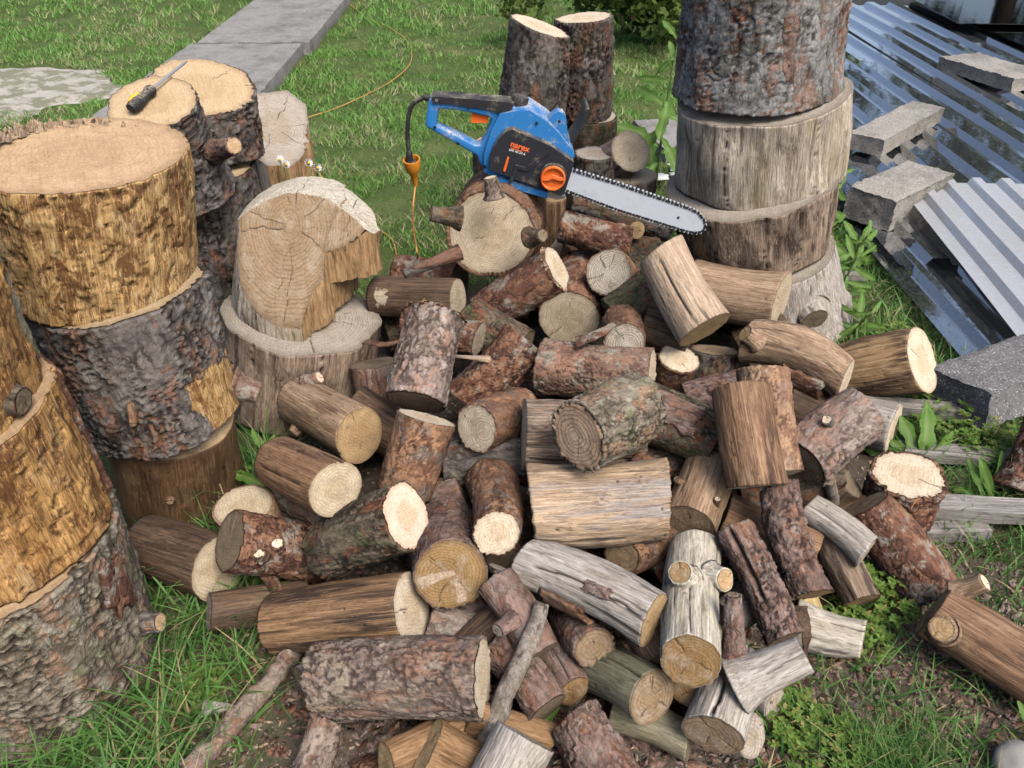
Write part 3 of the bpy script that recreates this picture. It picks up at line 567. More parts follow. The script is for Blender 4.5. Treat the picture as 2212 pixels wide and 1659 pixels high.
LOGS = [
    ('p1', 'thick pale-faced log with branch stubs that carries the blue chainsaw', (-0.0602, 2.1042, 0.425), (-0.0312, 2.3807, 0.3767), 0.1318, 0.1403,
        dict(bark='orange', face='f_cream', style='scale', seed=11, checks=3, thick=0.013, stubs=[((-0.1284, 1.8829, 0.5673), (-0.2012, 1.8669, 0.5857), 0.0266, 0.0196, 'moss', 'f_tan', 'scale', 3), ((0.0467, 1.9973, 0.4625), (0.0807, 1.9649, 0.4842), 0.0223, 0.0186, 'moss', 'f_dim', 'scale', 10), ((-0.0472, 2.0342, 0.5596), (-0.0559, 2.041, 0.6138), 0.0221, 0.0184, 'greypurple', 'f_light', 'scale', 17), ((-0.1331, 1.8877, 0.4725), (-0.2742, 1.8261, 0.4411), 0.0155, 0.0113, 'darkridge', 'f_dim', 'bare', 24)])),
    ('p2', 'upright reddish-brown log standing beside the thick log under the chainsaw', (0.1045, 2.4008, 0.4172), (0.1074, 2.4037, 0.0692), 0.0661, 0.0698,
        dict(bark='brown', face='f_tan', style='bare', seed=24)),
    ('p3', 'red pine log with grey lichen patches lying under the chainsaw bar', (0.3476, 2.1674, 0.3655), (0.1472, 2.2252, 0.3953), 0.0475, 0.051,
        dict(bark='red', face='f_cream', style='flake', seed=37)),
    ('p4', 'thin brown log with a small round end under the chainsaw bar', (0.381, 2.2845, 0.3554), (0.2842, 2.5264, 0.2982), 0.0285, 0.0361,
        dict(bark='darkwood', face='f_tan', style='bare', seed=50, checks=1)),
    ('p5', 'red-brown barked log with a pale slanting end leaning below the chainsaw log', (0.125, 2.0167, 0.3603), (-0.0897, 2.0457, 0.1889), 0.0683, 0.0634,
        dict(bark='red', face='f_light', style='flake', seed=63, rag=0.006)),
    ('p6', 'orange-brown log half hidden behind the leaning red log below the chainsaw', (0.1223, 2.3047, 0.2664), (0.3319, 2.3297, 0.085), 0.0602, 0.0631,
        dict(bark='orange', face='f_light', style='flake', seed=76)),
    ('p7', 'log with a round grey weathered end showing dark concentric rings', (0.264, 1.9903, 0.3624), (0.346, 2.1543, 0.1984), 0.0656, 0.0701,
        dict(bark='orange', face='f_weather', style='flake', seed=89, checks=9, dish=0.006, stubs=[((0.2889, 2.0112, 0.2649), (0.284, 1.9608, 0.2369), 0.0105, 0.0085, 'stick', 'f_dim', 'bare', 3)])),
    ('p8', 'pale-ended log with an orange heart and a curl of torn bark beside it', (0.1609, 1.9645, 0.2272), (0.2099, 2.2337, 0.2154), 0.0887, 0.0953,
        dict(bark='red', face='f_cream', style='flake', seed=102, checks=2, wob=0.07)),
    ('p9', 'smooth tan barkless log leaning steeply with one long drying crack', (0.4744, 1.6984, 0.3543), (0.376, 1.8532, 0.4922), 0.0701, 0.0631,
        dict(bark='tanpale', face='f_tan', style='bare', seed=115, cracks=[(0.15, 0.1, 1.0, 0.003, 0.01)])),
    ('p10', 'pale brown barkless log with a cream end resting against the right-hand stack', (0.7729, 2.0295, 0.2521), (0.5491, 2.1508, 0.2338), 0.0832, 0.0827,
        dict(bark='tan', face='f_cream', style='bare', seed=128, wob=0.05)),
    ('p12', 'dark brown log with a pale nick beside the grey stump', (-0.1557, 2.0314, 0.254), (-0.3982, 2.094, 0.2287), 0.0578, 0.0609,
        dict(bark='darkwood', face='f_grey', style='bare', seed=141)),
    ('p13', 'stout pink-grey barked log standing aslant with its ringed end facing down', (-0.2226, 1.4925, 0.2875), (-0.1877, 1.6682, 0.401), 0.0768, 0.0718,
        dict(bark='pinkgrey', face='f_pinkgrey', style='ridge', seed=154, rag=0.008, checks=1, ecc=0.04)),
    ('p14', 'red-brown log with a broken pale twig sticking out of its side', (0.0293, 1.7315, 0.3098), (-0.1187, 1.6636, 0.1623), 0.0596, 0.0705,
        dict(bark='red', face='f_cream', style='flake', seed=167, bend=0.012, benda=1.5, stubs=[((-0.0566, 1.6719, 0.2832), (-0.1409, 1.6296, 0.3216), 0.0086, 0.0034, 'pale', 'f_light', 'bare', 3)])),
    ('p15', 'red-grey barked log lying level behind the big ringed end', (0.3457, 1.6454, 0.2649), (0.0755, 1.7032, 0.2414), 0.0619, 0.0738,
        dict(bark='redgrey', face='f_light', style='flake', seed=180, rag=0.006)),
    ('p16', 'grey-green barked log with a big pinkish ringed end and ragged lower edge', (0.1251, 1.1782, 0.4336), (0.2561, 1.3263, 0.3926), 0.0691, 0.0717,
        dict(bark='greygreen', face='f_pinkgrey', style='ridge', seed=193, rag=0.012, checks=1, ecc=0.06, ecca=1.2, thick=0.006)),
    ('p17', 'broad honey-coloured barkless log with grey weathering and two dark knots', (0.0408, 1.1788, 0.26), (0.3087, 1.1945, 0.2629), 0.0835, 0.0816,
        dict(bark='pale', face='f_tan', style='worn', seed=206, rag=0.008, wob=0.03, knots=[(0.15, 0.52, 0.014, 0.005), (0.62, 0.22, 0.011, 0.004), (-0.5, 0.75, 0.008, 0.003)])),
    ('p18', 'orange-barked log with a grey ringed end next to the big pale barkless log', (-0.075, 1.349, 0.3204), (0.0171, 1.4879, 0.2616), 0.0544, 0.0568,
        dict(bark='orange', face='f_grey', style='flake', seed=219, checks=1)),
    ('p19', 'grey-streaked barkless log with a cream end tucked behind the big ringed end', (0.0256, 1.3409, 0.3117), (0.2653, 1.3688, 0.2942), 0.0773, 0.0788,
        dict(bark='ashenbrown', face='f_light', style='worn', seed=232, cracks=[(-0.8, 0, 1, 0.003, 0.006)])),
    ('p20', 'brown barkless log with a golden cracked end and a pale knot on top', (-0.3558, 1.4642, 0.208), (-0.5514, 1.682, 0.1508), 0.0663, 0.0649,
        dict(bark='tan', face='f_tan', style='bare', seed=245, checks=4, cracks=[(-0.9, 0, 0.8, 0.002, 0.006)], stubs=[((-0.5175, 1.6678, 0.2128), (-0.4838, 1.6633, 0.2359), 0.0234, 0.0175, 'redgrey', 'f_fresh', 'scale', 3), ((-0.533, 1.6001, 0.1323), (-0.5497, 1.5769, 0.1222), 0.0198, 0.0128, 'tan', 'f_tan', 'bare', 10)])),
    ('p21', 'brown barkless log with a cream sawn end below the golden-ended log', (-0.3498, 1.1927, 0.2896), (-0.5091, 1.3441, 0.2302), 0.0587, 0.057,
        dict(bark='brown', face='f_cream', style='bare', seed=258, checks=0, cracks=[(0.4, 0.1, 0.9, 0.0016, 0.004)])),
    ('p22', 'orange-brown barked log standing upright under the pink-grey log', (-0.1846, 1.377, 0.3263), (-0.2347, 1.2879, 0.1837), 0.0666, 0.0617,
        dict(bark='orange', face='f_light', style='flake', seed=271)),
    ('p23', 'red-orange barked log with a round pale end pointing down the heap', (-0.0291, 1.0913, 0.2698), (-0.0444, 1.3136, 0.2008), 0.0477, 0.0567,
        dict(bark='orange', face='f_light', style='flake', seed=284, rag=0.006, checks=0)),
    ('p24', 'dark mossy barked log with a sun-bright pink-white end', (-0.207, 1.142, 0.2628), (-0.383, 1.1618, 0.1485), 0.0712, 0.0633,
        dict(bark='moss', face='f_fresh', style='ridge', seed=297, checks=0, rag=0.004, thick=0.005)),  # f_fresh here: sun fleck on the end put into the colour
    ('p25', 'short red log with two pale knot scars and a stub pointing down', (-0.5693, 1.1479, 0.19), (-0.419, 1.2205, 0.0748), 0.0644, 0.063,
        dict(bark='red', face='f_dim', style='flake', seed=310, checks=2, stubs=[((-0.5094, 1.1453, 0.0984), (-0.4731, 1.0935, 0.0777), 0.0144, 0.013, 'red', 'f_tan', 'scale', 3), ((-0.4793, 1.1487, 0.1741), (-0.4722, 1.1403, 0.1899), 0.014, 0.0112, 'redgrey', 'f_fresh', 'scale', 10), ((-0.5039, 1.1225, 0.176), (-0.5026, 1.114, 0.19), 0.0157, 0.012, 'redgrey', 'f_light', 'scale', 17)])),
    ('p26', 'dark wet brown log with a pale disc-like end under the knot-scarred red log', (-0.6145, 1.1605, 0.0944), (-0.8127, 1.2622, 0.0545), 0.0701, 0.0685,
        dict(bark='darkwood', face='f_cream', style='bare', seed=323, checks=1)),
    ('p27', 'short log with a clean cream end tilted upwards beside the brown stump', (-0.5772, 1.2669, 0.1723), (-0.5693, 1.263, 0.0228), 0.0634, 0.0642,
        dict(bark='smoothred', face='f_cream', style='bare', seed=336, checks=0, thick=0.006)),
    ('p28', 'dark streaked brown log with a cream end below the knot-scarred log', (-0.1911, 1.0019, 0.1578), (-0.4733, 1.053, 0.0529), 0.0706, 0.0635,
        dict(bark='stripedark', face='f_light', style='bare', seed=349, wob=0.045)),
    ('p29', 'dark grass-side log with a grey broken end lying on the ground', (-0.609, 1.0611, 0.0772), (-0.4315, 1.1363, 0.0283), 0.0385, 0.0448,
        dict(bark='darkwood', face='f_silver', style='bare', seed=362)),
    ('p30', 'large grey-purple barked log with a narrow cream end at the foot of the heap', (-0.0523, 0.8508, 0.1614), (-0.3501, 0.8858, 0.0976), 0.0699, 0.0705,
        dict(bark='greypurple', face='f_light', style='ridge', seed=375, rag=0.006, checks=0, wob=0.04)),
    ('p31', 'log with a round brown end crossed by two pale knot streaks', (-0.1154, 1.0371, 0.2145), (-0.1475, 1.2635, 0.1073), 0.0704, 0.0787,
        dict(bark='purple', face='f_brown', style='scale', seed=388, checks=5, cutA=(0, 0), rag=0.0)),
    ('p32', 'small log with a dim brown end under the red-orange log', (-0.0151, 1.1375, 0.1405), (0.0361, 1.3457, 0.0708), 0.0421, 0.0464,
        dict(bark='purple', face='f_dim', style='scale', seed=401)),
    ('p33', 'long silver-grey barkless log with a splintered tail and yellowish end', (0.2478, 0.9185, 0.2325), (0.0306, 1.0792, 0.1975), 0.0517, 0.0496,
        dict(bark='grey', face='f_tan', style='worn', seed=414, cracks=[(0.1, 0.15, 1, 0.0028, 0.008)], bend=0.012, benda=-1.5)),
    ('p34', 'bleached log with two round sawn knots like eyes and a brown end', (0.2972, 0.8332, 0.2335), (0.3689, 1.1379, 0.1712), 0.0499, 0.0521,
        dict(bark='white', face='f_brown', style='worn', seed=427, checks=3, cracks=[(0.0, 0.35, 1, 0.002, 0.006)], wob=0.05, stubs=[((0.3176, 1.0033, 0.2348), (0.3027, 0.9909, 0.2713), 0.0279, 0.0237, 'white', 'f_brown', 'worn', 3), ((0.3742, 1.0254, 0.2178), (0.3924, 1.0063, 0.2355), 0.0241, 0.0207, 'white', 'f_tan', 'worn', 10)])),
    ('p35', 'brown-ended log directly under the bleached two-knot log', (0.3213, 0.861, 0.1226), (0.3906, 1.0826, 0.0427), 0.0427, 0.048,
        dict(bark='green', face='f_brown', style='bare', seed=440)),
    ('p36', 'red-barked log with a dim grey ringed end under the honey-coloured log', (0.22, 1.1215, 0.1727), (0.3867, 1.2713, 0.0829), 0.0453, 0.0501,
        dict(bark='orange', face='f_greybrown', style='flake', seed=453, checks=1)),
    ('p37', 'small purple-grey log with a round pale brown end under the silver-grey log', (0.1509, 0.9226, 0.1458), (0.1111, 1.0625, 0.0712), 0.0402, 0.0406,
        dict(bark='purple', face='f_greybrown', style='scale', seed=466, checks=2)),
    ('p38', 'slim violet-grey log with a slanted brown end below the round-ended small log', (0.1136, 0.8832, 0.076), (0.0539, 1.0125, 0.0632), 0.035, 0.0348,
        dict(bark='purple', face='f_brown', style='bare', seed=479, cracks=[(-0.1, 0.1, 1, 0.0016, 0.004)])),
    ('p39', 'smooth greenish log with a cracked brown end at the foot of the heap', (0.2414, 0.8283, 0.1358), (0.1455, 0.965, 0.0392), 0.0485, 0.0476,
        dict(bark='green', face='f_greybrown', style='bare', seed=492, checks=7, cracks=[(-0.5, 0.3, 1, 0.0025, 0.008)])),
    ('p40', 'pink-grey barked log wedged above the large grey-purple log', (-0.1635, 1.0178, 0.0987), (0.0254, 1.0001, 0.0349), 0.0402, 0.0437,
        dict(bark='pinkgrey', face='f_grey', style='scale', seed=505)),
    ('p41', "purple-brown log lying behind the weathered stick at the heap's foot", (0.0628, 0.8415, 0.0826), (-0.0295, 0.9543, 0.1157), 0.042, 0.0442,
        dict(bark='purple', face='f_dim', style='scale', seed=518)),
    ('p42', 'dark violet-brown log with a sawn side branch above the weathered stick', (0.0493, 0.9083, 0.1503), (-0.0313, 1.0251, 0.2141), 0.0389, 0.0387,
        dict(bark='purple', face='f_dim', style='bare', seed=531, stubs=[((0.0032, 0.9449, 0.1995), (-0.0254, 0.9149, 0.2055), 0.0166, 0.015, 'purple', 'f_silver', 'bare', 3)])),
    ('p45', 'purple flaky log standing aslant beside the whitish barkless log', (0.22, 0.6475, 0.0402), (0.1101, 0.8268, 0.073), 0.05, 0.0514,
        dict(bark='purple', face='f_dim', style='plate', seed=544, thick=0.004)),
    ('p44', "whitish grey barkless log with drying cracks at the heap's foot", (0.022, 0.7463, 0.1519), (-0.0909, 0.5868, 0.0258), 0.0514, 0.0491,
        dict(bark='grey', face='f_silver', style='worn', seed=557, cracks=[(0.3, 0, 0.8, 0.002, 0.006)], checks=1)),
    ('p47', 'slim grey-brown barked log under the end of the large grey-purple log', (-0.3628, 0.6711, 0.022), (-0.3285, 0.8229, 0.0693), 0.0316, 0.0322,
        dict(bark='greypurple', face='f_dim', style='scale', seed=570)),
    ('p49', 'small grey log end peeping out behind the large grey-purple log', (-0.3985, 0.9257, 0.0456), (-0.2798, 1.0294, 0.0222), 0.0279, 0.0297,
        dict(bark='stick', face='f_dim', style='bare', seed=583)),
    ('p51', 'tan barkless log with dark flecks, two twig stubs and a grey-brown end', (0.3664, 1.1942, 0.1826), (0.4377, 1.3471, 0.2089), 0.059, 0.0542,
        dict(bark='tan', face='f_greybrown', style='worn', seed=596, checks=2, stubs=[((0.4193, 1.218, 0.216), (0.4206, 1.2121, 0.2439), 0.0086, 0.0072, 'brown', 'f_light', 'bare', 3), ((0.3681, 1.28, 0.2223), (0.3468, 1.274, 0.2428), 0.0098, 0.0069, 'brown', 'f_dim', 'bare', 10)])),
    ('p52', 'flat-sided orange and grey barkless log standing upright in the heap', (0.496, 1.2079, 0.2833), (0.4749, 1.3547, 0.4168), 0.0652, 0.0639,
        dict(bark='brown', face='f_light', style='worn', seed=609, ecc=0.06, ecca=0, cracks=[(-1.1, 0, 1, 0.002, 0.004)], rag=0.003)),
    ('p53', 'smooth reddish log standing behind the flat-sided upright log', (0.5615, 1.2853, 0.2446), (0.5435, 1.4483, 0.4021), 0.0572, 0.0565,
        dict(bark='smoothred', face='f_light', style='flake', seed=622)),
    ('p54', 'pink barked log with green lichen and a small round sawn twig on its side', (0.6225, 1.319, 0.2491), (0.7736, 1.4133, 0.3177), 0.0686, 0.0626,
        dict(bark='pinkgrey', face='f_greybrown', style='ridge', seed=635, rag=0.004, stubs=[((0.6747, 1.3459, 0.3272), (0.6595, 1.3361, 0.3527), 0.0137, 0.0127, 'darkridge', 'f_light', 'scale', 3)])),
    ('p55', 'grey log with a pale torn end behind the green lichen log', (0.9936, 1.6493, 0.086), (0.8379, 1.774, 0.0529), 0.0665, 0.0676,
        dict(bark='grey', face='f_light', style='worn', seed=648)),
    ('p56', 'big brown streaked log with a cream oval end beside the corrugated sheet', (1.1232, 1.8402, 0.1712), (0.9503, 1.9427, 0.0454), 0.0954, 0.0849,
        dict(bark='stripe', face='f_light', style='bare', seed=661, wob=0.04)),
    ('p57', 'curved tan log with a strip of bark hanging from its underside', (0.8354, 1.6537, 0.2299), (0.6183, 1.8017, 0.2549), 0.059, 0.0596,
        dict(bark='tan', face='f_light', style='worn', seed=674, bend=0.03, benda=-1.5, wob=0.05, stubs=[((0.6306, 1.7495, 0.2846), (0.5926, 1.7494, 0.3126), 0.0249, 0.0237, 'tan', 'f_tan', 'bare', 3)])),
    ('p58', 'dark grey ridged log standing upright beside the small bright-ended log', (0.5541, 1.8515, 0.1955), (0.5466, 1.8072, 0.0314), 0.0704, 0.0702,
        dict(bark='darkridge', face='f_greybrown', style='ridge', seed=687)),
    ('p59', 'small orange log with a bright cream end below the leaning tan log', (0.4265, 1.7226, 0.2541), (0.3994, 1.7796, 0.0425), 0.054, 0.0557,
        dict(bark='orange', face='f_light', style='flake', seed=700, checks=1)),
    ('p60', 'dark purple-red barked log between the big ringed end and the upright log', (0.456, 1.3802, 0.2569), (0.2727, 1.4745, 0.2847), 0.0661, 0.0684,
        dict(bark='moss', face='f_dim', style='flake', seed=713)),
    ('p61', 'short upright log with a broad cream top and red-brown rim near the planks', (0.8823, 1.3489, 0.187), (0.8945, 1.3477, 0.0155), 0.0819, 0.0737,
        dict(bark='red', face='f_light', style='plate', seed=726, checks=1, thick=0.009)),
    ('p62', 'long red-brown smooth log slanting down beside the cream-topped log', (0.7595, 1.2706, 0.1701), (0.8787, 1.142, 0.0494), 0.0561, 0.0633,
        dict(bark='red', face='f_greybrown', style='scale', seed=739, rag=0.003)),
    ('p63', 'long brown barkless log on the bare soil with a bright sawn branch', (0.8346, 1.0472, 0.0998), (1.1424, 0.783, 0.0489), 0.0593, 0.0643,
        dict(bark='brown', face='f_tan', style='bare', seed=752, wob=0.035, stubs=[((0.871, 1.0588, 0.1359), (0.9087, 1.0464, 0.1832), 0.0208, 0.0181, 'tan', 'f_fresh', 'bare', 3), ((0.8277, 0.9926, 0.1126), (0.8152, 0.983, 0.1249), 0.0256, 0.022, 'tan', 'f_tan', 'bare', 10)])),
    ('p64', 'reddish log lying in the grass beyond the grey planks', (1.2321, 1.4755, 0.0249), (1.3428, 1.5956, 0.1494), 0.0509, 0.0528,
        dict(bark='red', face='f_grey', style='scale', seed=765)),
    ('p65', 'short grey barkless log lying over the lower grey log', (0.7315, 1.1594, 0.1456), (0.6386, 1.2683, 0.1668), 0.0375, 0.035,
        dict(bark='grey', face='f_grey', style='worn', seed=778)),
    ('p66', 'scaly grey-red log with peeling bark slanting down the right of the heap', (0.5779, 1.0309, 0.1657), (0.5424, 1.2147, 0.2746), 0.0405, 0.0418,
        dict(bark='purple', face='f_brown', style='plate', seed=791, bend=0.012, benda=1.5, thick=0.004)),
    ('p67', 'dark weathered log standing on the soil under the short grey log', (0.7241, 1.1047, 0.0587), (0.6886, 1.2533, 0.1068), 0.0386, 0.0386,
        dict(bark='ashenbrown', face='f_brown', style='worn', seed=804)),
    ('p68', 'long pinkish-grey log with a dark split leaning over the white log', (0.5033, 0.9502, 0.1374), (0.4382, 1.1345, 0.2374), 0.0382, 0.0387,
        dict(bark='purple', face='f_dim', style='ridge', seed=817, cracks=[(0.25, 0.0, 0.7, 0.006, 0.01)], thick=0.004)),
    ('p70', 'whitish bleached short log lying on the soil under the long pinkish log', (0.6922, 1.0102, 0.0589), (0.5838, 1.0669, 0.0353), 0.0368, 0.0502,
        dict(bark='white', face='f_silver', style='worn', seed=830, cracks=[(-0.5, 0.1, 1, 0.002, 0.005), (0.3, 0.2, 0.9, 0.0016, 0.004)])),
    ('p71', 'grey forked log with broken branches and a dull brown sawn foot', (0.3389, 0.7716, 0.1186), (0.4129, 0.918, 0.1195), 0.0513, 0.0468,
        dict(bark='grey', face='f_greybrown', style='worn', seed=843, cracks=[(0.2, 0.0, 1, 0.004, 0.012)], checks=3, stubs=[((0.3894, 0.8648, 0.1557), (0.3786, 0.9214, 0.2935), 0.0251, 0.0138, 'purple', 'f_dim', 'scale', 3), ((0.3841, 0.8381, 0.157), (0.4973, 0.8561, 0.221), 0.0367, 0.0295, 'grey', 'f_dim', 'worn', 10), ((0.4338, 0.8665, 0.1196), (0.4806, 0.8691, 0.2211), 0.0164, 0.0123, 'stick', 'f_tan', 'bare', 17)])),
    ('p72', 'small grey split log beneath the forked log', (0.4842, 0.8777, 0.0443), (0.3546, 1.0274, 0.0209), 0.0317, 0.0346,
        dict(bark='grey', face='f_silver', style='worn', seed=856)),
    ('p73', 'whitish short log end poking out below the forked log', (0.4182, 0.795, 0.0718), (0.3539, 0.8598, 0.0209), 0.0377, 0.0399,
        dict(bark='grey', face='f_silver', style='worn', seed=869, cracks=[(0, 0.2, 1, 0.002, 0.005)])),
    ('p74', 'slim greenish log on the soil under the smooth greenish log', (0.316, 0.8038, 0.037), (0.1876, 0.869, 0.0286), 0.0332, 0.0345,
        dict(bark='green', face='f_dim', style='bare', seed=882)),
    ('p76', 'dark brown log lying in shade under the leaning tan log', (0.4722, 1.806, 0.2566), (0.3518, 1.8599, 0.2798), 0.0622, 0.0631,
        dict(bark='darkwood', face='f_dim', style='bare', seed=895)),
    ('p77', 'log with a rough cream end just behind the level red-grey log', (0.2838, 1.7197, 0.3007), (0.2944, 1.8607, 0.2739), 0.0545, 0.0567,
        dict(bark='orange', face='f_weather', style='flake', seed=908, checks=4)),
    ('p78', 'small red log with a dull grey oval end behind the pink-grey log', (-0.089, 1.8253, 0.2474), (-0.2895, 1.9049, 0.2481), 0.0498, 0.0513,
        dict(bark='red', face='f_grey', style='flake', seed=921)),
    ('p79', 'dark upright log in front of the big grey stump', (-0.3633, 1.7889, 0.1945), (-0.3323, 1.7137, 0.018), 0.0668, 0.0667,
        dict(bark='purple', face='f_dim', style='bare', seed=934)),
    ('p80', 'dark bark log in the gap behind the round pale end', (0.0659, 1.363, 0.2114), (-0.1466, 1.377, 0.1994), 0.0567, 0.0573,
        dict(bark='darkridge', face='f_dim', style='ridge', seed=947)),
    ('p82', 'nearly black log in the gap behind the green lichen log', (0.717, 1.6898, 0.1401), (0.9037, 1.6022, 0.1101), 0.064, 0.0611,
        dict(bark='darkwood', face='f_dim', style='bare', seed=960)),
    ('p83', 'reddish log with a shade-dimmed end under the thick chainsaw log', (-0.1599, 2.233, 0.2094), (-0.3682, 2.3109, 0.1939), 0.0595, 0.0597,
        dict(bark='red', face='f_dim', style='flake', seed=973)),
    ('p69', 'yellow split log with a slanting pale end between two leaning logs', (0.5339, 1.1642, 0.1676), (0.6241, 1.1034, 0.0089), 0.0332, 0.0341,
        dict(bark='splityellow', face='f_tan', style='bare', seed=986)),
    ('s1', 'orange-brown split log at the very foot of the heap below the grey-purple log', (-0.2128, 0.7449, 0.0671), (-0.048, 0.8469, 0.0294), 0.04, 0.043,
        dict(bark='splitbrown', face='f_tan', style='worn', seed=999, ecc=0.18, ecca=0.6, wob=0.09)),
    ('s2', 'second orange split log leaning on the first under the grey-purple log', (-0.1403, 0.7544, 0.1112), (0.0032, 0.7296, 0.0203), 0.0378, 0.0387,
        dict(bark='splitbrown', face='f_tan', style='worn', seed=1012, ecc=-0.2, ecca=0.2, wob=0.09)),
    ('s3', 'small orange split piece beside the weathered stick', (-0.078, 0.8209, 0.0923), (0.066, 0.806, 0.0373), 0.0302, 0.0306,
        dict(bark='splitbrown', face='f_tan', style='worn', seed=1025, ecc=0.2, ecca=0.9, wob=0.09)),
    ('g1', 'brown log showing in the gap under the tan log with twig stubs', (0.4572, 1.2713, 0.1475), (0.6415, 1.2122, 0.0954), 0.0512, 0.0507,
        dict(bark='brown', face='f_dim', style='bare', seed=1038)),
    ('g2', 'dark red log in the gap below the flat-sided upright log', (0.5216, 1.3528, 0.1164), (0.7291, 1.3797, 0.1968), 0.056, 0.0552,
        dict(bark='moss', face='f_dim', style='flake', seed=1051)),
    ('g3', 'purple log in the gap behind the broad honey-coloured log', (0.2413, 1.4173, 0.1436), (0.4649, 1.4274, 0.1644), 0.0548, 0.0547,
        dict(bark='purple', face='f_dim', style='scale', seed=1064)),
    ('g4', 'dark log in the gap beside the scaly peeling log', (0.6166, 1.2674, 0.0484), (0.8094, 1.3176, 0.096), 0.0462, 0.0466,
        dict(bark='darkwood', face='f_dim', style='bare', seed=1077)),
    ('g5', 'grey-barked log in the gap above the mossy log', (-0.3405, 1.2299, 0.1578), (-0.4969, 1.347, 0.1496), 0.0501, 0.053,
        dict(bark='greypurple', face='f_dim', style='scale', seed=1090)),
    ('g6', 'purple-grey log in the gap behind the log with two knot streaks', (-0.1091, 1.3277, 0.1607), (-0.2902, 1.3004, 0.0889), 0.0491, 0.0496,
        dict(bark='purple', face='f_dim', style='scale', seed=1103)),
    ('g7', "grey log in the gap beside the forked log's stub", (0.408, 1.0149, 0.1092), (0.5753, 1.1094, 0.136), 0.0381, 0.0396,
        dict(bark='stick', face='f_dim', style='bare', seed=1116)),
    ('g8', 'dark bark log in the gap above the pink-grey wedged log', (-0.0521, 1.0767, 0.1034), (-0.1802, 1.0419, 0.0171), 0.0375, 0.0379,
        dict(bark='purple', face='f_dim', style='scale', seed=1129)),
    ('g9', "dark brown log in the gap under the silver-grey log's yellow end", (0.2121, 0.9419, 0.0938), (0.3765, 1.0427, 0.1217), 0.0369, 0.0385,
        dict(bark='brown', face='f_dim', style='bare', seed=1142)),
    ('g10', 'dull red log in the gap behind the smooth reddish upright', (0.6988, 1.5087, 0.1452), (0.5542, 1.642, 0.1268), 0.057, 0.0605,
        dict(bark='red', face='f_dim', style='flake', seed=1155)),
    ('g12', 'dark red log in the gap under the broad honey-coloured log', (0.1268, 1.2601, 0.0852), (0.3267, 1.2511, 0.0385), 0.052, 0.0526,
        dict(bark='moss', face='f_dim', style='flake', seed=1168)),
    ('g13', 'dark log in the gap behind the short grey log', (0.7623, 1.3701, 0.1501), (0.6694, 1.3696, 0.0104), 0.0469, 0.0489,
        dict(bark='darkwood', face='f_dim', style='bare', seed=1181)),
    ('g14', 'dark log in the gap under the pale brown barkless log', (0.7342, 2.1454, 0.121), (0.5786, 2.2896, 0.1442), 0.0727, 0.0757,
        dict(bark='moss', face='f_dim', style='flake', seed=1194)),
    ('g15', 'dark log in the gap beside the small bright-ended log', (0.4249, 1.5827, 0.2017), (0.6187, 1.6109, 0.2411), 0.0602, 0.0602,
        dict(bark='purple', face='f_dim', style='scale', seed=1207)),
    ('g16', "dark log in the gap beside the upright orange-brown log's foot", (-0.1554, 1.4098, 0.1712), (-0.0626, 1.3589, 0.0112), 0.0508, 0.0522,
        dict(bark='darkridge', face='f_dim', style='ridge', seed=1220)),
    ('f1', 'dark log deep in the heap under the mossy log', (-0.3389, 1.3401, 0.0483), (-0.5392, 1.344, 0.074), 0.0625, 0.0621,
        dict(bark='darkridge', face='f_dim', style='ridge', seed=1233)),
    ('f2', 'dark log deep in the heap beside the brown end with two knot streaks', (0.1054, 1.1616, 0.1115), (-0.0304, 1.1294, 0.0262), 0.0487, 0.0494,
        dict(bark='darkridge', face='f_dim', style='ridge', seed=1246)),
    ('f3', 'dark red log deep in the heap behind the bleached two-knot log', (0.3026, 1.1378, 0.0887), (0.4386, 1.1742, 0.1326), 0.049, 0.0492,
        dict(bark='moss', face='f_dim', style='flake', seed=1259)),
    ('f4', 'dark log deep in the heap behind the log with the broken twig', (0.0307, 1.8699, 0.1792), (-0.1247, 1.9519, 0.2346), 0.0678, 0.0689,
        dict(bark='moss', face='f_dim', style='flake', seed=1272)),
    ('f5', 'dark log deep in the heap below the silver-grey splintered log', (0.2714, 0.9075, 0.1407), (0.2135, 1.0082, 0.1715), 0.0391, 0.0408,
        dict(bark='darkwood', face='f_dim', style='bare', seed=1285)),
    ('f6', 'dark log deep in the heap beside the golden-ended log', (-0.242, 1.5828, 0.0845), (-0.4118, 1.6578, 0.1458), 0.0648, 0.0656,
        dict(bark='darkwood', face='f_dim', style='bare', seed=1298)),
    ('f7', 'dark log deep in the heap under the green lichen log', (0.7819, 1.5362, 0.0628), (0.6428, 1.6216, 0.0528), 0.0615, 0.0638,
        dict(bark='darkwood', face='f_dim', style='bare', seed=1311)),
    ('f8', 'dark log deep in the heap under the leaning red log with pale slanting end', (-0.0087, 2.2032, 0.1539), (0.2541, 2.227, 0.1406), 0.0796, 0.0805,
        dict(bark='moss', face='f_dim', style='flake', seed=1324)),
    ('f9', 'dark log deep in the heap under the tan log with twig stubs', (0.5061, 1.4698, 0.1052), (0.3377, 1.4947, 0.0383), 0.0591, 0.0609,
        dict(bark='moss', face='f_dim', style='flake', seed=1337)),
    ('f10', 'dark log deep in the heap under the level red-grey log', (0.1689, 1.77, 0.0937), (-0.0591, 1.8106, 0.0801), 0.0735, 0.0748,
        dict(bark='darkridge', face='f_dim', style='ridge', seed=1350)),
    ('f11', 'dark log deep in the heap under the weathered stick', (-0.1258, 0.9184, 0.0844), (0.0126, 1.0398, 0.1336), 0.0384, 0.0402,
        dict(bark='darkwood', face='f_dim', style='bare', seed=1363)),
    ('f12', 'dark log deep in the heap behind the weathered ring end', (0.2855, 1.9146, 0.2565), (0.3989, 1.9594, 0.333), 0.0676, 0.0673,
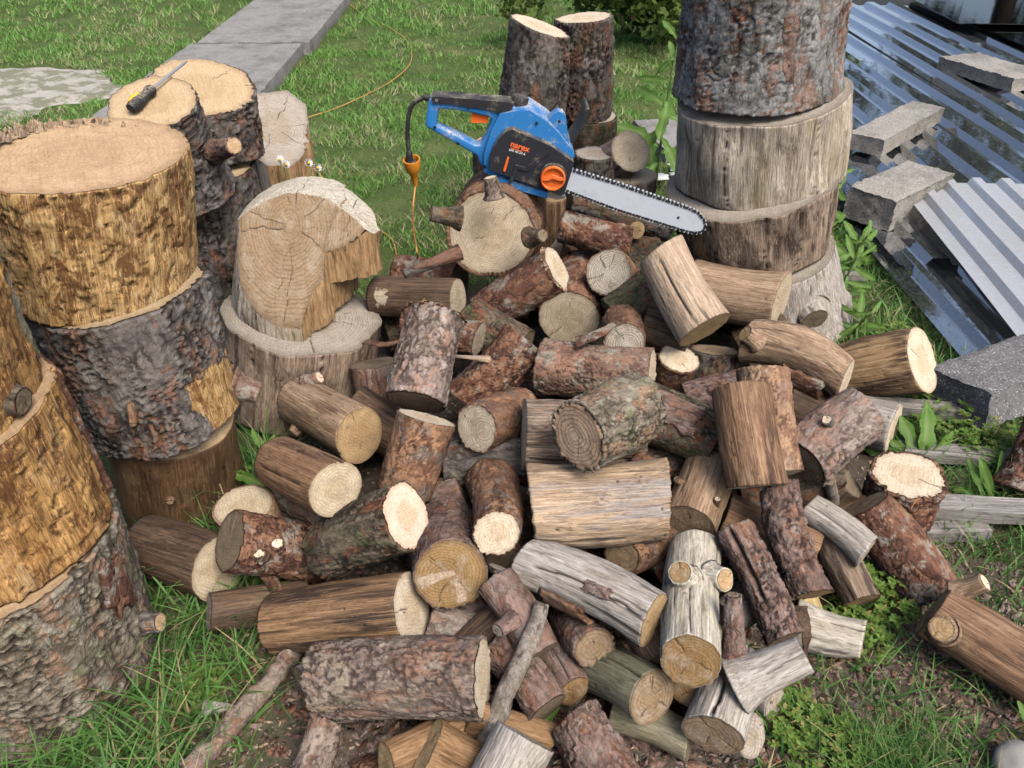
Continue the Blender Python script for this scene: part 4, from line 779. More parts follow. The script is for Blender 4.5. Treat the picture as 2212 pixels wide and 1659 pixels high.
        dict(bark='moss', face='f_dim', style='flake', seed=1376)),
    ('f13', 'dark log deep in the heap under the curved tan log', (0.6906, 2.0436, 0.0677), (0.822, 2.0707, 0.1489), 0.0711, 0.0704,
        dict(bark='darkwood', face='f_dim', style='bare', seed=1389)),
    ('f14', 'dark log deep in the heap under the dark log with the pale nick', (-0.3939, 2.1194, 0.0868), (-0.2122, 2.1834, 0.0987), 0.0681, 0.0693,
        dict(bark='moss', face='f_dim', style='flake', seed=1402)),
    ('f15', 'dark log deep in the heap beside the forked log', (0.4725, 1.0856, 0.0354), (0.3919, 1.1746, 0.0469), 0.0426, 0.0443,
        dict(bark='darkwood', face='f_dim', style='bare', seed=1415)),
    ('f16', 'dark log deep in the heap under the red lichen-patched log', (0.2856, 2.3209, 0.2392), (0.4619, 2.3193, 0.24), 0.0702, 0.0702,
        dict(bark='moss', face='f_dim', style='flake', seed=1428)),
]
STACKS = [
    ('R4', 'bleached flared round with a hollow knot at the bottom of the right stack', (0.8289, 2.3761, 0.245), (0.8948, 2.4081, 0.0), 0.202, 0.2309,
        dict(bark='grey', face='f_silver', style='worn', seed=505, group='log rounds stacked beside the corrugated sheets', flare=0.15, cracks=[(-0.3, 0, 1, 0.003, 0.008)], cutA=(0, 0), cutB=(0, 0), bend=0.0)),
    ('R3', 'brown streaked round with a split wedge gap, second from the bottom of the right stack', (0.7436, 2.4029, 0.475), (0.7971, 2.4198, 0.249), 0.2565, 0.2273,
        dict(bark='ashenbrown', face='f_silver', style='worn', seed=522, group='log rounds stacked beside the corrugated sheets', cracks=[(0.1, 0, 1, 0.003, 0.008), (0.55, 0, 1, 0.003, 0.01), (-0.5, 0, 1, 0.003, 0.006)], cutA=(0, 0), cutB=(0, 0), bend=0.0)),
    ('R2', 'pale streaked barkless round under the thick grey barked trunk section', (0.7323, 2.4241, 0.73), (0.7713, 2.4468, 0.478), 0.2473, 0.2513,
        dict(bark='ashen', face='f_silver', style='worn', seed=539, group='log rounds stacked beside the corrugated sheets', cracks=[(-0.35, 0, 1, 0.002, 0.006), (0.7, 0, 1, 0.002, 0.005)], cutA=(0, 0), cutB=(0, 0), bend=0.0)),
    ('R1', 'thick grey and red barked trunk section on top of the right stack', (0.6892, 2.4449, 1.12), (0.7157, 2.4527, 0.733), 0.2244, 0.2365,
        dict(bark='ridgered', face='f_stack', style='plate', seed=556, group='log rounds stacked beside the corrugated sheets', flare=0.07, wob=0.05, ecc=0.02, cutA=(0, 0), cutB=(0, 0), bend=0.0)),
    ('TB3', 'smooth brown round on the ground under the grey ridged bark round', (-0.7768, 1.4468, 0.286), (-0.8272, 1.4891, 0.0), 0.1368, 0.1518,
        dict(bark='smoothbrown', face='f_stack', style='bare', seed=573, group='log rounds stacked at the grass edge', cutA=(0, 0), cutB=(0, 0), bend=0.0)),
    ('TB2', 'grey deeply ridged bark round with a bare golden patch', (-0.8102, 1.4597, 0.6), (-0.7847, 1.4528, 0.288), 0.1855, 0.1753,
        dict(bark='ridge', face='f_stack', style='deep', seed=590, group='log rounds stacked at the grass edge', checks=2, wob=0.06, ecc=0.03, cutA=(0, 0), cutB=(0, 0), bend=0, holes=[(0.34, 1.14, -0.1, 0.42, 0.012)])),
    ('TB1', 'golden barkless round with a splintered top on the grey ridged round', (-0.8121, 1.4855, 0.87), (-0.8519, 1.4822, 0.603), 0.1913, 0.1888,
        dict(bark='gold', face='f_gold', style='pitted', seed=607, group='log rounds stacked at the grass edge', checks=0, wob=0.03, cutA=(0, 0.1), cutB=(0, 0), bend=0.0)),
    ('TC2', 'dark rough-barked log standing under the forked round with the screwdriver', (-0.8815, 2.2204, 0.575), (-0.8815, 2.2204, 0.0), 0.1524, 0.1524,
        dict(bark='darkridge', face='f_stack', style='deep', seed=624, group='rounds below the screwdriver', thick=0.008, checks=3, cutA=(0, 0), cutB=(0, 0), bend=0.0)),
    ('A3', 'grey barked round on the ground with a pale sawn rim and red-brown bark edge', (-0.925, 1.0, 0.352), (-0.935, 1.0, 0.0), 0.222, 0.222,
        dict(bark='greygreen', face='f_gold', style='deep', seed=641, group='stacked rounds with red-brown bark in the grass', checks=0, thick=0.012, cutA=(0, 0), bend=0, cutB=(0, 0))),
    ('A2', 'golden-brown barkless round standing on the round with the pale sawn rim', (-0.915, 1.005, 0.628), (-0.91, 1.01, 0.354), 0.182, 0.188,
        dict(bark='golddark', face='f_gold', style='pitted', seed=658, group='stacked rounds with red-brown bark in the grass', checks=0, cutA=(0, 0), cutB=(0, 0), bend=0.0)),
    ('A1', 'golden stripped round with a bark strip on top of the golden-brown round', (-0.94, 1.0, 1.0), (-0.945, 1.0, 0.63), 0.185, 0.185,
        dict(bark='golddark', face='f_gold', style='pitted', seed=675, group='stacked rounds with red-brown bark in the grass', checks=0, cutA=(0, 0), cutB=(0, 0), bend=0.0)),
    ('B1', 'dark grey barked log with a clean cream top standing behind the chainsaw', (0.0965, 2.95, 0.806), (0.0665, 2.95, 0.4), 0.1044, 0.135,
        dict(bark='darkridge', face='f_light', style='deep', seed=692, group='upright logs standing behind the chainsaw', thick=0.006, cutA=(0, -0.25), checks=2, cutB=(0, 0), bend=0.0)),
    ('B1b', 'dark barked log standing under the cream-topped log behind the chainsaw handle', (-0.0035, 2.95, 0.402), (-0.0035, 2.95, 0.0), 0.145, 0.15,
        dict(bark='darkridge', face='f_light', style='deep', seed=709, group='upright logs standing behind the chainsaw', thick=0.006, cutA=(0, 0), cutB=(0, 0), bend=0.0)),
    ('B2', 'dark barked log with a bright round top, the farther of the two tall logs', (0.2578, 3.1, 0.806), (0.2578, 3.1, 0.46), 0.1025, 0.125,
        dict(bark='darkridge', face='f_light', style='deep', seed=726, group='upright logs standing behind the chainsaw', thick=0.006, checks=1, cutA=(0, 0.1), cutB=(0, 0), bend=0.0)),
    ('B2b', 'dark red-brown log under the bright-topped farther log', (0.2878, 3.1, 0.462), (0.2878, 3.1, 0.0), 0.115, 0.12,
        dict(bark='moss', face='f_light', style='ridge', seed=743, group='upright logs standing behind the chainsaw', cutA=(0, 0), cutB=(0, 0), bend=0.0)),
    ('B5', 'barked log standing under the short log with the grey round end', (0.399, 2.62, 0.4045), (0.399, 2.62, 0.0), 0.0873, 0.0873,
        dict(bark='pinkgrey', face='f_grey', style='bare', seed=760, group='upright logs standing behind the chainsaw', cutA=(0, 0), cutB=(0, 0), bend=0.0)),
    ('B6', "grey-topped log standing just behind the chainsaw's front guard", (0.2726, 2.6, 0.4843), (0.2726, 2.6, 0.0), 0.0731, 0.0731,
        dict(bark='darkridge', face='f_silver', style='ridge', seed=777, group='upright logs standing behind the chainsaw', cutA=(0, 0), cutB=(0, 0), bend=0.0)),
]
E = {}
for key, lab, A, B, ra, rb, kw in LOGS:
    E[key] = make_log('firewood_log', lab, A, B, ra, rb, **kw); E[key + '_g'] = (A, B, ra, rb)
for key, lab, A, B, ra, rb, kw in STACKS:
    E[key] = make_log('log_round', lab, A, B, ra, rb, cat="log", **kw); E[key + '_g'] = (A, B, ra, rb)
def loc_frame(key):
    A, B, ra, rb = E[key + '_g']; Mx = frame(A, B); return Mx.inverted(), Vector(B), (Vector(A) - Vector(B)).length, ra, rb
def patch(name, key, th0, th1, v0, v1, off, mat, seed=1, jag=.12, style='flake', nu=26, nv=26, lift=0.):
    """a piece of bark or bared wood lying on a log's side, ragged in outline and with its own thickness"""
    inv, o, L, ra, rb = loc_frame(key); co = []; nn = []
    U, V = np.meshgrid(np.linspace(0, 1, nu), np.linspace(0, 1, nv)); U = U.ravel(); V = V.ravel()
    pn = np.stack([U * 5, V * 5, U * 0 + seed], 1)
    u = U + jag * (fbm(pn, seed, 3) - .5) * 2 * (.3 + .7 * np.abs(U - .5) * 2); v = V + jag * (fbm(pn + 9, seed + 3, 3) - .5) * 2 * (.3 + .7 * np.abs(V - .5) * 2)
    th = th0 + (th1 - th0) * u; vv = v0 + (v1 - v0) * v; r = rb + (ra - rb) * vv
    edge = np.minimum(np.minimum(U, 1 - U), np.minimum(V, 1 - V)); inside = edge > .001
    pp = np.stack([np.cos(th) * r, np.sin(th) * r, vv * L], 1); n = fbm(pp * 60 + seed, seed, 3)
    rr = r + np.where(inside, off + (n - .5) * off * .9, -.006) + lift * U * U * inside
    co = np.stack([np.cos(th) * rr, np.sin(th) * rr, vv * L], 1); i = np.arange(nu - 1)
    f = np.concatenate([np.stack([j*nu+i, j*nu+i+1, (j+1)*nu+i+1, (j+1)*nu+i], 1) for j in range(nv-1)])
    return mesh_obj(name, co, f, M[mat], E[key], {'tone': n, 'crack': np.where(inside, 1, .2), 'chip': n * 0, 'rad': n * 0 + .8})
patch('bare_patch', 'TB2', R(16), R(68), .0, .46, -.007, 'gold', 4, .03)
patch('bark_strip', 'A2', R(76), R(118), .0, 1., .010, 'red', 5, .06)
patch('bark_strip', 'A1', R(80), R(122), .0, 1., .014, 'greygreen', 6, .06)
patch('split_face', 'R3', R(-46), R(-31), .0, 1., .006, 'split', 7, .03)
patch('bark_flake', 'p57', R(20), R(95), .45, .85, .006, 'red', 8, .12, lift=.01)
patch('axe_nick', 'p12', R(-25), R(25), .08, .22, .0015, 'f_grey', 9, .4)
patch('bark_flake', 'p28', R(60), R(110), .3, .7, .004, 'purple', 10, .15)
patch('bark_flake', 'p33', R(-40), R(5), .55, .75, .003, 'purple', 12, .2)
patch('bark_flake', 'p33', R(40), R(90), .25, .6, .004, 'orange', 13, .2)
patch('bark_flake', 'p60', R(-60), R(10), .2, .8, .004, 'purple', 14, .2)
def stub_on(key, p0, p1, r0, r1, bark, face, style='scale', seed=3, name='branch_stub', **k):
    inv, o, L, ra, rb = loc_frame(key); return add_stub(E[key], inv, o, p0, p1, r0, r1, bark, face, style, seed, name=name, **k)
def on_side(key, th, v, out):
    A, B, ra, rb = E[key + '_g']; Mx = frame(A, B); L = (Vector(A) - Vector(B)).length; r = rb + (ra - rb) * v + out
    return Vector(B) + Mx @ Vector((math.cos(th) * r, math.sin(th) * r, v * L))
stub_on('TB2', on_side('TB2', R(-18), .42, -.01), on_side('TB2', R(-17), .36, .035), .009, .007, 'brown', 'f_gold', 'bare')
stub_on('TB2', on_side('TB2', R(72), .12, -.02), on_side('TB2', R(70), .02, .035), .034, .027, 'redgrey', 'f_tan', 'scale')
stub_on('A3', on_side('A3', R(52), .3, -.02), on_side('A3', R(50), .34, .03), .024, .02, 'ridge', 'f_gold', 'scale')
stub_on('A1', on_side('A1', R(42), .10, -.01), on_side('A1', R(42), .09, .02), .028, .024, 'moss', 'f_dim', 'scale')
stub_on('TB3', on_side('TB3', R(-10), .55, -.01), on_side('TB3', R(-10), .55, .006), .012, .008, 'brown', 'f_gold', 'bare')
stub_on('R4', on_side('R4', R(34), .50, -.03), on_side('R4', R(31), .46, .02), .056, .046, 'grey', 'f_dim', 'worn', name='hollow_knot')
patch('bark_flake', 'A3', R(34), R(50), .55, .92, .002, 'red', 21, .35)
# splintered hinge left on the golden round
def splinters(name, key, n, ths, z, h, mat, seed, rin=.93):
    inv, o, L, ra, rb = loc_frame(key); rng = np.random.RandomState(seed); co = []; f = []
    for i in range(n):
        th = R(ths[0]) + (R(ths[1]) - R(ths[0])) * rng.rand(); r = ra * (rin + .07 * rng.rand() - .12 * rng.rand() ** 2); w = (.002 + rng.rand() * .007); t_ = .001 + rng.rand() * .003; hh = h * (.12 + .88 * rng.rand() ** 2.5)
        c = np.array([math.cos(th) * r, math.sin(th) * r, L * z - .004]); tx = np.array([-math.sin(th), math.cos(th), 0]); tn = np.array([math.cos(th), math.sin(th), 0]); ln = (rng.randn(3) * .25 * hh) * np.array([1, 1, 0]); k = len(co)
        for sx, sy in ((-1, -1), (1, -1), (1, 1), (-1, 1)): co.append(c + tx * sx * w + tn * sy * t_)
        for sx, sy in ((-.7, -1), (.6, -1), (.6, 1), (-.7, 1)): co.append(c + tx * sx * w + tn * sy * t_ * .6 + ln * .5 + np.array([0, 0, hh * .6]))
        co.append(c + ln + tx * w * (rng.rand() - .5) + np.array([0, 0, hh]))
        f += [(k, k+1, k+5, k+4), (k+1, k+2, k+6, k+5), (k+2, k+3, k+7, k+6), (k+3, k, k+4, k+7), (k+4, k+5, k+8), (k+5, k+6, k+8), (k+6, k+7, k+8), (k+7, k+4, k+8)]
    m = len(co); return mesh_obj(name, co, f, M[mat], E[key], {'tone': np.random.RandomState(seed).rand(m), 'crack': np.ones(m), 'chip': np.zeros(m)}, smooth=False)
splinters('splintered_edge', 'TB1', 420, (100, 262), 1., .022, 'pale', 3, .82)
splinters('ragged_fibres', 'p16', 46, (40, 130), 1., .012, 'tanpale', 5, .96)
splinters('ragged_fibres', 'p5', 30, (-140, 140), 1., .010, 'pale', 6, .98)
splinters('ragged_fibres', 'p13', 26, (-90, 90), 0., -.014, 'orange', 7, .98)
# torn tail of the silver log
def shard(name, parent, pts, w0, w1, th, mat, up=(0, 0, 1), seed=0):
    """a tapering torn strip of wood following pts (world), given in the parent's frame"""
    P = catmull(pts, 6); co = []; m = len(P); rng = np.random.RandomState(seed)
    im = parent.matrix_basis.inverted() if parent else Matrix()
    for i, q in enumerate(P):
        t = i / (m - 1); d = (P[min(i+1, m-1)] - P[max(i-1, 0)]).normalized(); s = d.cross(Vector(up)).normalized(); u = s.cross(d)
        w = (w0 + (w1 - w0) * t) * (1 + .25 * (rng.rand() - .5))
        for a, b in ((-1, -1), (1, -1), (1, 1), (-1, 1)): co.append(im @ (q + s * a * w + u * b * th * (1 - .5 * t)))
    f = [(i*4+k, i*4+(k+1) % 4, i*4+4+(k+1) % 4, i*4+4+k) for i in range(m-1) for k in range(4)] + [(3, 2, 1, 0), tuple(range(4*m-4, 4*m))]
    n = len(co); return mesh_obj(name, co, f, M[mat], parent, {'tone': np.random.RandomState(seed + 1).rand(n), 'crack': np.ones(n), 'chip': np.zeros(n)}, smooth=False)
a0, b0 = Vector(E['p33_g'][0]), Vector(E['p33_g'][1]); ax_ = (b0 - a0).normalized()
s0 = on_side('p33', R(35), .12, .0)
for k_, dx in enumerate((-.012, .006, .018)):
    shard('torn_strip', E['p33'], [s0 - ax_ * .03, s0 + ax_ * .02 + Vector((0, -.01, .006)), s0 + ax_ * (.055 + .012 * k_) + Vector((-.005, -.02 + dx, .004))], .013, .004, .004, 'stick', seed=k_)
# knot streaks across the brown end
A_, B_, ra_, rb_ = E['p31_g']; Fm = frame(A_, B_); axd = (Vector(A_) - Vector(B_)).normalized()
def on_face(x, y, o=.001): return Vector(A_) + Fm @ Vector((x * ra_, y * ra_, o))
for k_, (p, q, w) in enumerate((((.05, -.12), (-.12, .86), .012), ((-.12, -.1), (-.82, -.22), .010))):
    m_ = ((p[0] + q[0]) / 2 + .03, (p[1] + q[1]) / 2)
    shard('knot_streak', E['p31'], [on_face(*p), on_face(*m_), on_face(*q)], w * .35, w,   .0014, 'tanpale', up=axd, seed=k_)
# ------------------------------------------------------------------ forked round with the screwdriver
t_ = ((-0.866, 2.3, 0.7758), (-0.846, 2.28, 0.577), 0.1465, 0.1336); s_ = ((-0.9036, 2.11, 0.565), (-0.8899, 2.02, 0.8117), 0.1063, 0.1118); k_ = ((-0.776, 2.06, 0.6752), (-0.6953, 1.99, 0.7145), 0.0242, 0.0219)
E['tc1'] = make_log('forked_log_round', "forked round with two sawn tops carrying the screwdriver", t_[0], t_[1], t_[2], t_[3], bark='darkridge', face='f_stack', style='deep', seed=881, group="rounds below the screwdriver", thick=.007, checks=4, cutA=(-.42, -.12), wob=.05)
E['tc1_g'] = (t_[0], t_[1], t_[2], t_[3])
st = stub_on('tc1', s_[0], s_[1], s_[2], s_[3], 'ridge', 'f_stack', 'deep', 9, name='side_stem', cut=(.02, .05))
stub_on('tc1', k_[0], k_[1], k_[2], k_[3], 'purple', 'f_gold', 'scale', 4)
# ------------------------------------------------------------------ grey stump, split chunk on it, chunk behind
e_ = ((-0.5864, 1.9459, 0.25), (-0.6377, 1.9339, 0.0), 0.2131)
E['stump'] = make_log('tree_stump', "wide silver-topped stump carrying the big split chunk", e_[0], e_[1], e_[2], e_[2] * 1.02, bark='ashenbrown', face='f_silver', style='worn', seed=912, cat="stump", group="", wob=.10, cutA=(0, 0), cutB=(0, 0), bend=0, checks=6, cracks=[(.3, .2, 1, .003, .012), (-.6, .4, 1, .0025, .01), (.9, .5, 1, .003, .01)])

def split_chunk(name, label, outline, z0, ztop, centre, seed, top, side='ashen', split='split', mat_top='f_greybrown', white='grey', ridge=None, taper=None):
    """upright piece of a split log: outline [(x, y, kind)], sloping sawn top given by ztop(x, y)"""
    e = empty(name, (centre[0], centre[1], z0)); tag(e, label, "split log")
    pts = []; kinds = []; n = len(outline)
    for i in range(n):
        x0, y0, kd = outline[i]; x1, y1, _ = outline[(i + 1) % n]; m = max(2, int(math.hypot(x1 - x0, y1 - y0) / .004))
        for j in range(m): pts.append((x0 + (x1 - x0) * j / m, y0 + (y1 - y0) * j / m)); kinds.append(kd)
    pts = np.array(pts); kinds = np.array(kinds); N = len(pts); nv = 46
    c = np.array(centre[:2]); d = pts - c; ln = np.linalg.norm(d, axis=1, keepdims=True)
    zt = ztop(pts[:, 0], pts[:, 1]); co = []; at = {'tone': [], 'crack': [], 'chip': []}
    for j in range(nv):
        t = j / (nv - 1); z = z0 + (zt - z0) * t; base_p = pts
        if taper: pts_j = base_p + (np.array(taper[:2]) - base_p) * (taper[2] * sstep(0, 1, np.clip((z - z0) / .3, 0, 1)) * sstep(-.42, -.62, base_p[:, 0]))[:, None]
        else: pts_j = base_p
        zt2 = ztop(pts_j[:, 0], pts_j[:, 1]); z = z0 + (zt2 - z0) * t
        p3 = np.stack([pts_j[:, 0], pts_j[:, 1], z], 1); n1 = fbm(p3 * np.array([110, 110, 9]) + seed, seed, 3) - .5; n2 = fbm(p3 * np.array([30, 30, 10]) + seed, seed + 2, 2) - .5
        amp = np.where(kinds == 1, .024, .007); off = n1 * amp + n2 * amp
        co.append(np.concatenate([pts_j + d / ln * off[:, None], z[:, None]], 1)); at['tone'].append(n1 + .5); at['crack'].append(np.clip(1 - sstep(.18, .28, np.abs(n1)), 0.2, 1)); at['chip'].append(n1 * 0)
    g = np.array(co); base = np.array([centre[0], centre[1], z0])
    f = grid_faces(N, nv); fk = np.tile(kinds, nv - 1)
    for kd, nm, mt in ((0, 'weathered_side', side), (1, 'split_face', split)):
        sel = f[fk == kd]; used = np.unique(sel); rm = np.full(N * nv, -1); rm[used] = np.arange(len(used))
        mesh_obj(nm, g.reshape(-1, 3)[used] - base, rm[sel], M[mt], e, {k: np.concatenate(v)[used] for k, v in at.items()})
    K = 40; top_c = []; rd = []
    for i in range(K + 1):
        q = i / K; xy = c + (g[-1][:, :2] - c) * q; z = ztop(xy[:, 0], xy[:, 1]) + (fbm(np.concatenate([xy * 60, xy[:, :1] * 0], 1), seed, 3) - .5) * .004 * (1 if i < K else 0)
        top_c.append(np.concatenate([xy, z[:, None]], 1)); rd.append(np.full(N, q))
    T = np.concatenate(top_c); rd = np.concatenate(rd); fT = grid_faces(N, K + 1)
    rr = np.hypot(T[:, 0] - c[0], T[:, 1] - c[1]); aa = np.arctan2(T[:, 1] - c[1], T[:, 0] - c[0]); crk = np.ones(len(T))
    for i in range(9):
        a = i * .7 + .3 * math.sin(i * 3.3); w = .0005 + .0004 * (i % 3); wig = (vnoise(np.stack([rr * 60, rr * 0 + i, rr * 0], 1), 6) - .5) * .012
        dd = np.abs(np.sin(aa - a) * rr + wig) + 9 * (np.cos(aa - a) < 0); kk = (1 - sstep(w * .6, w * 1.7, dd)) * sstep(.1, .3, rd) * (1 - sstep(.75 + .2 * (i % 2), 1., rd)); crk = np.minimum(crk, 1 - kk); T[:, 2] -= kk * .002
    if ridge is not None:
        isr = ridge(T[fT].mean(1)); 
        for cond, nm, mt in ((~isr, 'sawn_face', mat_top), (isr, 'bleached_top', white)):
            sel = fT[cond]; used = np.unique(sel); rm = np.full(len(T), -1); rm[used] = np.arange(len(used))
            mesh_obj(nm, T[used] - base, rm[sel], M[mt], e, {'crack': crk[used], 'rad': rd[used], 'tone': rd[used], 'chip': rd[used] * 0})
    else: mesh_obj('sawn_face', T - base, fT, M[mat_top], e, {'crack': crk, 'rad': rd, 'tone': rd, 'chip': rd * 0})
    return e
slope1 = lambda x, y: .285 + (y - 1.80) * 1.03 - (x + .55) * .13
crown1 = lambda x, y: .560 + (y - 2.05) * .06 - 2.1 * (x + .585) ** 2 - .9 * np.clip(y - 2.08, 0, 1) ** 2
ztop1 = lambda x, y: np.minimum(slope1(x, y), crown1(x, y)) + .006 * (fbm(np.stack([x * 30, y * 30, x * 0], 1), 3, 2) - .5)
rdg = lambda P: crown1(P[:, 0], P[:, 1]) < slope1(P[:, 0], P[:, 1])
O1 = [(-.552,1.804,0), (-.615,1.80,0), (-.675,1.82,0), (-.735,1.865,0), (-.775,1.93,0), (-.79,2.02,0), (-.765,2.12,0), (-.70,2.2,0), (-.61,2.24,0), (-.53,2.24,0), (-.475,2.2,1), (-.46,2.1,1), (-.475,2.02,1), (-.495,1.96,1), (-.50,1.90,1), (-.53,1.865,1)]
ch = split_chunk('split_chunk', "big split chunk with a ringed sloping face and bleached top on the stump", O1, .252, ztop1, (-.58, 2.0), 71, None, side='ashen', split='split', mat_top='f_greybrown', white='white', ridge=rdg, taper=(-.50, 2.07, .24))
O1b = [(-.50,1.955,0), (-.49,2.02,0), (-.485,2.18,0), (-.44,2.17,0), (-.395,2.13,1), (-.365,2.06,1), (-.375,2.015,1), (-.42,1.985,1), (-.45,1.975,1)]
c2_ = split_chunk('split_chunk', "overhang", O1b, .345, lambda x, y: ztop1(x, y) - .001, (-.435, 2.06), 73, None, side='ashen', split='split', mat_top='f_greybrown', white='white', ridge=rdg)
for o in list(c2_.children):                           # the overhang belongs to the same surfaces
    tw = [c for c in ch.children if c.name.split('.')[0] == o.name.split('.')[0]][0]
    o.data.transform(Matrix.Translation(Vector(c2_.location) - Vector(ch.location))); bmj = bmesh.new(); bmj.from_mesh(tw.data); bmj.from_mesh(o.data); bmj.to_mesh(tw.data); bmj.free(); bpy.data.objects.remove(o)
bpy.data.objects.remove(c2_)
O2 = [(-.84,2.50,0), (-.90,2.62,0), (-.87,2.78,0), (-.78,2.86,0), (-.71,2.82,0), (-.685,2.72,1), (-.67,2.58,1), (-.70,2.50,1), (-.77,2.46,0)]
split_chunk('split_chunk', "silver weathered split log with an orange split side behind the stump", O2, .0, lambda x, y: .50 + (y - 2.5) * .30 - (x + .75) * .35, (-.78, 2.65), 72, None, side='grey', split='split', mat_top='f_silver')
# logs behind the bar of the saw
b_ = ((0.3868, 2.5856, 0.5), (0.3004, 2.743, 0.3728), 0.068, 0.0683); make_log('firewood_log', "short log with a round grey end lying on the upright behind the saw", b_[0], b_[1], b_[2], b_[3], bark='pinkgrey', face='f_grey', style='bare', seed=951, group="upright logs standing behind the chainsaw", checks=2)
b_ = ((0.1843, 2.4131, 0.4), (0.5125, 2.39, 0.3142), 0.0512, 0.0488); make_log('firewood_log', "black-barked log lying in shade behind the saw bar", b_[0], b_[1], b_[2], b_[3], bark='darkridge', face='f_dim', style='ridge', seed=955, group="upright logs standing behind the chainsaw")
# sticks
def wood_stick(name, label, pts, r0, r1, bark, style, seed, face='f_dim', cat='branch'):
    A, B = Vector(pts[0]), Vector(pts[-1]); P = catmull(pts, 14); e = empty(name, B); tag(e, label, cat); nu = 22; m = len(P); co = []; T = []
    for i, q in enumerate(P):
        t = i / (m - 1); d = (P[min(i+1, m-1)] - P[max(i-1, 0)]).normalized(); s = d.cross(Vector((0, 0, 1))).normalized(); u = s.cross(d)
        for k in range(nu):
            a = 2 * math.pi * k / nu; n = float(fbm(np.array([[math.cos(a) * 1.4, math.sin(a) * 1.4, t * 16]]) + seed, seed, 2)[0]) - .5
            r = (r0 + (r1 - r0) * t) * (1 + n * .5); co.append(q - B + s * math.cos(a) * r + u * math.sin(a) * r); T.append(n + .5)
    co = np.array([tuple(c) for c in co]); n = len(co); T = np.array(T)
    f = grid_faces(nu, m)[:, ::-1]
    mesh_obj('bark', co, f, M[bark], e, {'tone': T, 'crack': np.clip(sstep(.2, .42, T), .1, 1), 'chip': sstep(.7, .8, T)})
    for ring, up in ((co[:nu], 1), (co[-nu:], -1)):
        c = ring.mean(0); mesh_obj('broken_end', np.concatenate([[c], ring]), [(0, 1 + k, 1 + (k + 1) % nu) for k in range(nu)], M[face], e, {'crack': np.ones(nu + 1), 'rad': np.ones(nu + 1) * .5})
    return e
wood_stick('branch', "bare weathered stick leaning on the foot of the heap", [(0.0547, 0.9531, 0.235), (0.0361, 0.9122, 0.2), (-0.0008, 0.8567, 0.145), (-0.0308, 0.8117, 0.09), (-0.0669, 0.7495, 0.04)], .013, .021, 'stick', 'bare', 3)
wood_stick('branch', "long thin barked branch lying on the soil before the grey-purple log", [(-0.4252, 0.999, 0.045), (-0.4623, 0.9245, 0.04), (-0.51, 0.8417, 0.035), (-0.5664, 0.7551, 0.03)], .019, .021, 'greypurple', 'scale', 5)
wood_stick('branch', "short dark stick standing between the grey logs", [(0.7409, 1.3451, 0.07), (0.7159, 1.3274, 0.14), (0.6816, 1.2996, 0.22)], .016, .013, 'stick', 'bare', 7)

for pts, w, m, lab in [([(0.1585, 1.6815, 0.33), (0.2088, 1.6837, 0.35), (0.2522, 1.7156, 0.36)], 0.022, 'red', 'torn curl of red bark beside the pale end with the orange heart'), ([(-0.3868, 1.7936, 0.26), (-0.331, 1.764, 0.27), (-0.2898, 1.7821, 0.27)], 0.012, 'orange', 'splintered red bark strip beside the pink-grey log'), ([(0.2558, 1.2817, 0.3), (0.2911, 1.2596, 0.3), (0.3315, 1.2769, 0.27)], 0.018, 'red', 'frayed bark scrap under the grey-green log'), ([(0.5731, 1.0562, 0.1), (0.572, 1.0027, 0.09), (0.5767, 0.9886, 0.03)], 0.014, 'darkwood', 'dark curled bark strip over the whitish bleached log'), ([(-0.5799, 0.8821, 0.02), (-0.5496, 0.8827, 0.025), (-0.5199, 0.884, 0.02)], 0.016, 'grey', 'pale grey wood chip on the soil beside the long thin branch'), ([(0.4988, 1.1673, 0.22), (0.5351, 1.1703, 0.23), (0.5677, 1.1964, 0.22)], 0.014, 'purple', 'lifted dark bark strip above the yellow split log')]:
    o = shard('bark_piece', None, [Vector(p) for p in pts], w, w * .35, .003, m, seed=len(lab)); tag(o, lab, "bark")

# ------------------------------------------------------------------ chainsaw
def dusty(name, col, rough, dust=(.62,.52,.36), amt=.85, spec=.4):
    t = NT(name, rough, spec); c = t.coord(); g = t.n.new("ShaderNodeNewGeometry").outputs["Normal"]
    sp = t.n.new("ShaderNodeSeparateXYZ"); t.l.new(g, sp.inputs[0]); n = t.noise(c, 190, 4, .75); m = t.noise(c, 22, 4, .65)
    upf = t.rng(sp.outputs[2], .15, .85, .0, 1.); k = t.math('MULTIPLY', t.rng(n, .44, .58, 0, 1), t.math('ADD', t.math('MULTIPLY', upf, t.rng(m, .36, .6, 0, 1)), t.rng(m, .54, .70, 0, .6)))
    t.set("Base Color", t.mix(t.math('MULTIPLY', k, amt), col, dust)); t.set("Roughness", t.math('MULTIPLY_ADD', k, .4, rough)); t.bump(n, .12, .0012); return t.m
M['blue'] = dusty("blue_plastic", (.025,.17,.43), .45, amt=1.); M['black'] = dusty("black_plastic", (.018,.019,.024), .5, amt=.55); M['rubber'] = dusty("black_grip", (.016,.016,.018), .6, amt=.4)
M['orange_p'] = dusty("orange_plastic", (.78,.14,.022), .4, amt=.3)
M['barsteel'] = plain("bar_steel", (.56,.60,.66), .42, .25, .5, (.36,.38,.42), 26, .5); M['chain'] = plain("chain_steel", (.10,.10,.11), .35, .9, .5, (.05,.045,.04), 200, .6)
M['tooth'] = plain("cutter_steel", (.8,.82,.85), .25, .5); M['steel'] = plain("steel", (.55,.56,.58), .3, .9); M['hole'] = plain("dark_recess", (.006,.006,.007), .8)
M['print_orange'] = plain("orange_print", (.80,.15,.03), .6); M['print_white'] = plain("white_print", (.7,.7,.7), .6)
